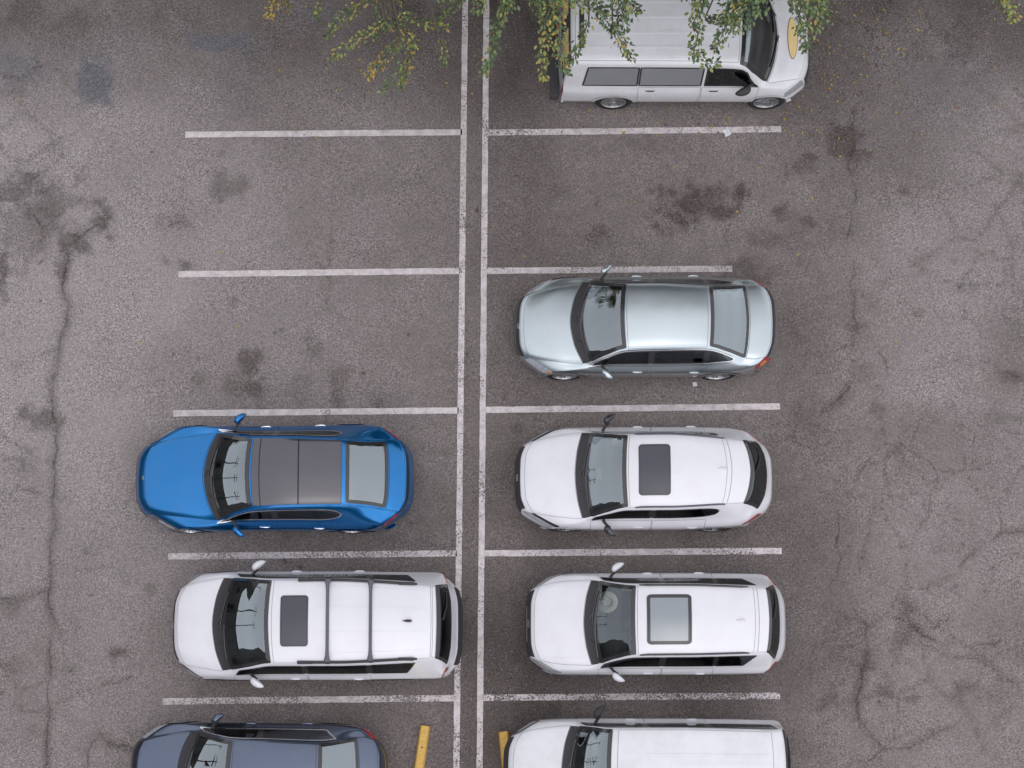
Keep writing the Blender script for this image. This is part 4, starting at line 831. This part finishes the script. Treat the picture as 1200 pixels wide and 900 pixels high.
def sheet(name, c, w, h, rot, m, label, cat, curl=.006, seed=1, z0=None):
    r_ = random.Random(seed); n = 5; V = []
    for i in range(n):
        for j in range(n):
            x = (i / (n - 1) - .5) * w * (1 + r_.uniform(-.08, .08)); y = (j / (n - 1) - .5) * h * (1 + r_.uniform(-.08, .08)); z = abs(r_.gauss(0, curl))
            V.append((x * math.cos(rot) - y * math.sin(rot), x * math.sin(rot) + y * math.cos(rot), z))
    F = [(i * n + j, (i + 1) * n + j, (i + 1) * n + j + 1, i * n + j + 1) for i in range(n - 1) for j in range(n - 1)]
    V2 = [(x, y, z - .003) for x, y, z in V]; N = n * n; F2 = [tuple(k + N for k in f[::-1]) for f in F]
    o = mk(name, V + V2, F + F2, m, None, loc=c); tag(o, label, cat); return o
sheet('paper_sheet', (.21 + 1.50, 5.28 + .02, 1.06), .09, .20, .03, PAPER, 'small white paper sheet on the dashboard of the crossover with black mirrors', 'paper', .001, 2)
sheet('blue_card', (.21 + 1.44, 5.28 - .53, 1.06), .12, .10, .5, CARD, 'blue folded card in the dashboard corner of the crossover with black mirrors', 'card', .004, 3)
x, y = at(851, 155); sheet('paper_scrap', (x, y, .012), .12, .17, .5, PAPER, 'torn white paper scrap across the painted line below the white van', 'litter', .02, 5)
x, y = at(814, 450.5); sheet('paper_scrap', (x, y, .012), .08, .08, .2, PAPER, 'small crumpled white paper scrap below the rear wheel of the silver green sedan', 'litter', .014, 6)

def wheel_stop(p0, p1, label):
    a = Vector(at(*p0)); b = Vector(at(*p1)); d = (b - a).normalized(); ln = 1.8; t = bpy.data.objects.new('wheel_stop', None); COL.objects.link(t); m = a + d * ln / 2
    t.location = (m.x, m.y, 0); t.rotation_euler = (0, 0, math.atan2(d.y, d.x)); tag(t, label, 'wheel stop', 'yellow wheel stops')
    prof = [(-.095, 0.001), (-.092, .06), (-.07, .105), (-.055, .115), (.055, .115), (.07, .105), (.092, .06), (.095, 0.001)]; V = []; F = []; n = 8
    xs = [-.9, -.885, -.6, -.3, 0, .3, .6, .885, .9]
    for i, x in enumerate(xs):
        k = .93 if i in (0, len(xs) - 1) else 1
        for (py, pz) in prof: V.append((x + random.uniform(-.001, .001), py * k, pz * k))
    for i in range(len(xs) - 1):
        for k in range(n - 1): F.append((i * n + k, (i + 1) * n + k, (i + 1) * n + k + 1, i * n + k + 1))
    F = [f[::-1] for f in F]; F.append(tuple(range(n))); F.append(tuple((len(xs) - 1) * n + k for k in range(n))[::-1])
    mk('stop_block', V, F, YELLOW, t, angle=25)
    for x in (-.5, .5):
        V, F = lathe([(.004, .0), (.004, .011), (.0, .018)], 12); mk('anchor_bolt', [(q[0] + x, q[2], q[1] + .1145) for q in V], F, BLACK, t)
wheel_stop((498.5, 850.5), (491, 900), 'yellow wheel stop left of the two long painted lines, behind the dark sedan')
wheel_stop((590, 857.5), (594.5, 900), 'yellow wheel stop partly hidden under the nose of the bottom white minivan')

# ------------------------------------------------------------------ TREES along the top edge
def leafmat(name, c):
    m = mat(name, c, 0.55, noise=0.35, nscale=3.0, spec=0.3); return m
LM = [leafmat('leaf_dark_green', (0.078, 0.120, 0.058)), leafmat('leaf_mid_green', (0.140, 0.190, 0.080)), leafmat('leaf_yellow_green', (0.29, 0.30, 0.095)), leafmat('leaf_ochre', (0.44, 0.30, 0.08)), leafmat('leaf_rust', (0.20, 0.10, 0.055))]
BARK = mat('bark', (0.12, 0.095, 0.08), 0.9, noise=0.4, nscale=14, bump=0.6)
class Leaves:
    def __init__(s): s.P = []; s.A = []; s.N = []; s.L = []; s.M = []
    def add(s, p, axis, nrm, ln, m): s.P.append(p); s.A.append(axis); s.N.append(nrm); s.L.append(ln); s.M.append(m)
    def build(s, name, parent):
        P = np.array(s.P); A = np.array(s.A); N = np.array(s.N); L = np.array(s.L)[:, None]
        A /= np.linalg.norm(A, axis=1, keepdims=True); N -= A * np.sum(A * N, 1, keepdims=True); N /= np.linalg.norm(N, axis=1, keepdims=True) + 1e-9; B = np.cross(A, N)
        # pointed oval leaf folded along its midrib: 6 corners, 4 faces
        V = np.stack([P, P + A * L * .38 + B * L * .29 + N * L * .09, P + A * L * .75 + B * L * .2 + N * L * .06, P + A * L - N * L * .05, P + A * L * .75 - B * L * .2 + N * L * .06, P + A * L * .38 - B * L * .29 + N * L * .09], 1).reshape(-1, 3)
        k = np.arange(len(P))[:, None] * 6; F = np.concatenate([np.concatenate([k, k + 1, k + 2, k + 3], 1), np.concatenate([k, k + 3, k + 4, k + 5], 1)])
        me = bpy.data.meshes.new(name); me.vertices.add(len(V)); me.vertices.foreach_set('co', V.astype(np.float32).ravel()); me.loops.add(F.size); me.loops.foreach_set('vertex_index', F.astype(np.int32).ravel())
        me.polygons.add(len(F)); me.polygons.foreach_set('loop_start', np.arange(0, F.size, 4, dtype=np.int32)); me.polygons.foreach_set('material_index', np.tile(np.array(s.M, np.int32), 2))
        for m in LM: me.materials.append(m)
        me.update(calc_edges=True); o = bpy.data.objects.new(name, me); COL.objects.link(o); o.parent = parent; o['kind'] = 'stuff'; return o
def pick(w): return random.choices(range(5), w)[0]
def rv(s=1.0): return np.array([random.gauss(0, s), random.gauss(0, s), random.gauss(0, s)])
def spray(lv, tw, px, h0, h1, rad, dens, ln, pal0, pal1=None):
    """a drooping twig with leaves set round it; px = photograph pixels of the twig, h0..h1 its height"""
    n = len(px); pts = []
    for i, (x, y) in enumerate(px): h = h0 + (h1 - h0) * i / max(1, n - 1); q = at(x, y, h); pts.append(np.array([q[0], q[1], h]))
    tw.tube([tuple(p) for p in pts], [.011 - .008 * i / max(1, n - 1) for i in range(n)], 5)
    for i in range(n - 1):
        a, b = pts[i], pts[i + 1]; d = b - a; l = np.linalg.norm(d); d = d / (l + 1e-9)
        for _ in range(max(1, int(l * dens * 2.3))):
            t = random.random(); f = (i + t) / (n - 1); r = rad * (.55 + .75 * math.sin(math.pi * min(1, f * .8 + .15))) 
            o = rv(.5) * r; o -= d * np.dot(o, d); ax = d * .9 + o / (np.linalg.norm(o) + 1e-6) * .8 + rv(.25); ax[2] -= .25
            pal = pal0 if pal1 is None or random.random() > f else pal1
            lv.add(a + d * l * t + o * .55, ax, np.array([0, 0, 1.]) + rv(.45), ln * random.uniform(.65, 1.25), pick(pal))
def clump(lv, c, r, n, ln, pal):
    for _ in range(n):
        v = rv(); v /= np.linalg.norm(v); k = random.random() ** .45; o = v * np.array(r) * k
        lv.add(np.array(c) + o, v * .6 + rv(.6) + np.array([0, 0, -.3]), np.array([0, 0, .9]) + v * .5 + rv(.35), ln * random.uniform(.7, 1.3), pick(pal))
def under(x0, x1, n, sd):
    # unseen low foliage added behind the lot's edge to block the north sky
    r_ = random.Random(sd); return [((r_.uniform(x0, x1), r_.uniform(15.6, 19.5), r_.uniform(1.8, 7.5)), (1.6, 1.5, 1.2), 1700, DG) for _ in range(n)]
def make_tree(label, base, height, sprays, clumps, ln, loose=None):
    t = bpy.data.objects.new('tree', None); COL.objects.link(t); t.location = (base[0], base[1], 0); inv = np.array([base[0], base[1], 0]); tag(t, label, 'tree', 'trees along the top edge of the lot')
    lv = Leaves(); tw = MB(); tk = MB(); lb = MB()
    tk.tube([(base[0], base[1], -.02), (base[0] + .03, base[1], .4), (base[0] + .1, base[1] - .1, 2.2), (base[0], base[1] - .3, height * .62), (base[0] + .15, base[1] - .5, height * .85)], [.30, .23, .19, .13, .06], 12)
    for (px, h0, h1, rad, dens, l_, p0, p1) in sprays:
        spray(lv, tw, px, h0, h1, rad * 1.2, dens * 1.1, l_, p0, p1)
        q = at(px[0][0], px[0][1], h0); s0 = Vector((base[0], base[1] - .3, height * .6)); e = Vector((q[0], q[1], h0)); mid = (s0 + e) / 2 + Vector((random.uniform(-.2, .2), .2, .5))
        lb.tube([tuple(s0), tuple(s0 * .6 + mid * .4 + Vector((0, 0, .15))), tuple(mid), tuple(mid * .4 + e * .6 + Vector((0, 0, .2))), tuple(e)], [.06, .05, .035, .022, .011], 6)
    for c, r, n, pal in clumps: clump(lv, c, r, n, ln, pal)
    for mb_, nm in ((tk, 'trunk'), (lb, 'limb'), (tw, 'twig')):
        if mb_.V:
            mb_.V = [tuple(np.array(v) - inv) for v in mb_.V]; o = mb_.build(nm, BARK, t)
            if nm == 'twig': o['kind'] = 'stuff'
    lv.P = [p - inv for p in lv.P]; lv.build('foliage', t)
    return t
YG = (1.5, 5, 8, 1.8, .6); GR = (4, 8, 2, .3, .1); DG = (8, 6, 1.5, .3, .1); OC = (.3, 1, 4, 7, 1.5); MX = (5, 7, 2.5, .5, .25); OG = (3, 6, 4.5, 1.2, .5)
h, k = 4.8, 4.2; LL = .062
left = [([(445,-14),(432,0),(418,10),(402,20),(388,34),(380,46)], h, k, .10, 62, LL, YG, GR), ([(452,22),(445,30),(430,42),(415,48),(400,58),(384,73)], h, k, .10, 56, LL, YG, YG),
 ([(440,-20),(440,2),(446,15),(450,28),(444,36),(438,46)], h + .2, k, .13, 50, LL, GR, GR), ([(450,24),(460,32),(470,36),(480,42),(483,52),(480,70),(475,86),(468,105)], h, k - .2, .10, 66, LL, YG, YG),
 ([(470,44),(462,56),(452,66),(444,74),(438,83),(430,90)], h, k - .2, .12, 74, LL, GR, OC), ([(460,30),(470,19),(482,20),(492,26),(508,30),(524,32)], h, h - .2, .09, 60, LL, GR, YG),
 ([(515,42),(520,58),(520,78)], h, k, .07, 44, LL, YG, GR), ([(472,72),(462,90),(447,109)], k + .3, k - .2, .07, 36, LL, GR, GR), ([(328,-10),(322,5),(312,22)], h, k, .09, 60, LL, OC, OC), ([(333,-8),(336,2),(338,12)], h, k, .07, 40, LL, YG, OC), ([(376,0),(372,10),(370,20)], h, k, .06, 34, LL, YG, GR),
 ([(545,-10),(535,5),(525,11),(514,20)], h, k, .10, 58, LL, GR, GR), ([(430,-20),(455,-4),(470,2)], h, h - .2, .14, 66, LL, GR, YG), ([(500,-16),(520,-5),(545,-2)], h, h, .13, 50, LL, GR, GR)]
def row(x0, x1, y0, y1, h0, h1, n, r, cnt, pal, sd):
    r_ = random.Random(sd); out = []
    for _ in range(n):
        hh = r_.uniform(h0, h1); q = at(r_.uniform(x0, x1), r_.uniform(y0, y1), hh); rr = r_.uniform(.6, 1.25) * r
        out.append(((q[0], q[1] + rr, hh), (rr, rr, rr * .7), int(cnt * 2.4 * rr * rr), pal))
    return out
bx = at(430, -170, 0); make_tree('thin leaved tree with yellowing sprays hanging over the empty bays at the top left', (bx[0], bx[1]), 7.5, left, row(240, 560, -70, -330, 5.0, 8.0, 22, 1.1, 800, OG, 3) + under(-7, -1, 10, 6), .105)
h, k = 7.2, 6.5; L2 = .068
midl = [([(600,-14),(592,2),(586,20),(580,40),(577,60),(572,74),(567,88)], h, k, .10, 66, L2, MX, GR), ([(560,-8),(566,4),(556,12)], h, h - .2, .14, 70, L2, GR, GR), ([(590,-10),(600,2),(594,14)], h, h - .2, .12, 60, L2, GR, GR), ([(620,-14),(634,2),(634,20)], h, k, .14, 74, L2, GR, GR), ([(655,-6),(646,8),(638,25),(640,45),(638,60),(636,76),(637,93)], h, k, .11, 62, L2, OG, YG),
 ([(650,-16),(655,2),(652,22),(657,50),(655,68),(660,78),(667,86)], h, k, .12, 66, L2, (2,4,4,3,2), GR), ([(672,-6),(686,6),(697,10),(712,13)], h, h - .2, .13, 70, L2, OG, GR), ([(690,24),(685,38),(678,52),(673,64),(669,74)], h - .3, k, .08, 66, L2, DG, DG),
 ([(698,2),(704,18),(714,28),(718,36)], h, k, .10, 58, L2, DG, DG), ([(732,-10),(738,6),(744,16)], h, k + .2, .17, 90, L2, DG, DG), ([(722,-4),(730,16),(730,31)], h, k, .12, 74, L2, DG, DG), ([(718,30),(724,42),(732,55),(742,70)], k + .3, k - .2, .11, 68, L2, DG, (5,5,2,1.5,1)), ([(600,-18),(640,-6),(690,-6),(740,-8)], h + .4, h, .20, 60, L2, GR, GR)]
bx = at(650, -190, 0); make_tree('leafy tree drooping over the back end of the white van and the two long lines', (bx[0], bx[1]), 10.0, midl, row(540, 770, -80, -330, 6.2, 9.0, 24, 1.2, 800, MX, 4) + under(-1, 4, 10, 7), .11)
rgt = [([(822,-10),(820,4),(817,16),(812,28),(818,40),(816,52),(812,62),(820,70),(832,75),(842,73)], h, k, .12, 74, L2, (3,5,4,.6,.2), DG), ([(872,-8),(864,6),(856,18),(850,30),(845,44),(838,58)], h, k, .14, 92, L2, DG, DG), ([(850,18),(860,28),(868,34)], k + .4, k, .11, 70, L2, DG, DG), ([(826,21),(836,23),(846,24)], k, k, .07, 60, L2, DG, DG),
 ([(890,-12),(880,4),(872,16),(868,26)], h + .3, h - .3, .24, 130, L2, GR, DG), ([(856,-8),(862,8),(852,22)], h, h - .3, .18, 110, L2, DG, DG), ([(905,-14),(890,0),(880,8)], h + .3, h, .24, 100, L2, GR, GR), ([(925,-6),(929,4),(931,14)], h, h - .3, .07, 60, L2, DG, DG), ([(936,20),(940,32),(943,44),(944,60)], k + .4, k - .2, .10, 84, L2, DG, DG),
 ([(940,-12),(950,4),(956,18),(958,32)], h + .5, h, .26, 120, L2, GR, (3,7,4,.5,.2)), ([(955,-14),(962,0),(966,10)], h + .5, h, .18, 80, L2, GR, GR), ([(1168,-14),(1178,0),(1183,10),(1190,22)], h, k, .11, 74, L2, YG, YG), ([(800,-14),(815,-3),(828,2)], h + .4, h, .16, 80, L2, GR, DG)]
bx = at(960, -200, 0); make_tree('dark green tree hanging over the windscreen and bonnet of the white van', (bx[0], bx[1]), 10.5, rgt, row(790, 1210, -80, -330, 6.2, 9.0, 32, 1.25, 760, MX, 5) + under(4, 11, 12, 8), .11)

# fallen leaves on the asphalt below the trees
lv = Leaves(); r_ = random.Random(17)
def drop(px, py, ln=None):
    x, y = at(px, py); lv.add(np.array([x, y, .012]), np.array([r_.gauss(0, 1), r_.gauss(0, 1), .05]), np.array([r_.gauss(0, .3), r_.gauss(0, .3), 1.]), ln or r_.uniform(.032, .07), r_.choices(range(5), (0.3, .5, 1.6, 4, 3))[0])
for _ in range(210): drop(r_.gauss(965, 60), abs(r_.gauss(20, 85)))
for _ in range(60): drop(r_.uniform(560, 1180), abs(r_.gauss(0, 130)))
for _ in range(40): drop(r_.uniform(640, 940), r_.uniform(128, 160))
for _ in range(45): drop(r_.uniform(300, 560), abs(r_.gauss(0, 60)))
for _ in range(45): drop(r_.uniform(5, 1195), r_.uniform(100, 420))
for p in ((952, 235), (742, 235), (862, 250), (255, 296), (918, 138), (921, 142), (1013, 130), (745, 236)): drop(*p, .075)
fo = lv.build('fallen_leaves', None); fo['label'] = 'yellow and rust fallen leaves scattered over the asphalt under the trees'

# ------------------------------------------------------------------ surroundings west of the lot, outside the frame: what the windscreens mirror
WALLM = mat('rendered_wall', (0.10, 0.095, 0.09), 0.85, noise=0.15, nscale=2); WINM = mat('window_pane', (0.02, 0.022, 0.025), 0.08, coat=0.5); POLEM = mat('pole_timber', (0.06, 0.045, 0.035), 0.85, noise=0.3)
def block(name, x0, x1, y0, y1, hgt, floors, label):
    t = bpy.data.objects.new(name, None); COL.objects.link(t); t.location = ((x0 + x1) / 2, (y0 + y1) / 2, 0); tag(t, label, 'building'); sx, sy = (x1 - x0) / 2, (y1 - y0) / 2
    mb = MB(); mb.rbox((0, 0, hgt / 2), (2 * sx, 2 * sy, hgt), .05); mb.build('wall', WALLM, t)
    mb = MB()
    for (a, b, c, d) in ((-sx - .1, sx + .1, sy - .25, sy + .1), (-sx - .1, sx + .1, -sy - .1, -sy + .25), (sx - .25, sx + .1, -sy + .26, sy - .26), (-sx - .1, -sx + .25, -sy + .26, sy - .26)): mb.rbox(((a + b) / 2, (c + d) / 2, hgt + .25), (b - a, d - c, .5), .04)
    mb.build('parapet', WALLM, t)
    fh = hgt / floors; n = max(1, int(2 * sy / 3.2))
    mw = MB(); mw.rbox((0, 0, 0), (.12, 1.5, fh * .5), .02); wm = me_of('window', mw.V, mw.F, WINM)
    for i in range(n):
        for f in range(floors): link('window', wm, t, (sx + .03, -sy + (i + .5) * 2 * sy / n, (f + .55) * fh))
block('low_building', -36, -18.5, -2.0, 22, 5.6, 2, 'low flat roofed building along the west side of the lot')
block('tall_building', -36, -18.0, -44, -4.6, 22, 7, 'tall plain building at the south west corner of the lot')
for i, (y, hh) in enumerate(((3.0, 9.6), (6.4, 10.2), (10.5, 9.8))):
    t = bpy.data.objects.new('utility_pole', None); COL.objects.link(t); t.location = (-17.4, y, 0)
    tag(t, ['wooden utility pole nearest the tall building', 'middle wooden utility pole, the tallest of the three', 'wooden utility pole farthest from the tall building'][i], 'utility pole', 'utility poles by the low building')
    mb = MB(); mb.tube([(0, 0, 0), (0, 0, hh)], [.14, .09], 8); mb.build('pole', POLEM, t)
    for q in (.5, 1.3): mb = MB(); mb.rbox((.12, 0, hh - q), (.1, 2.0, .12), .01); mb.build('crossarm', POLEM, t)
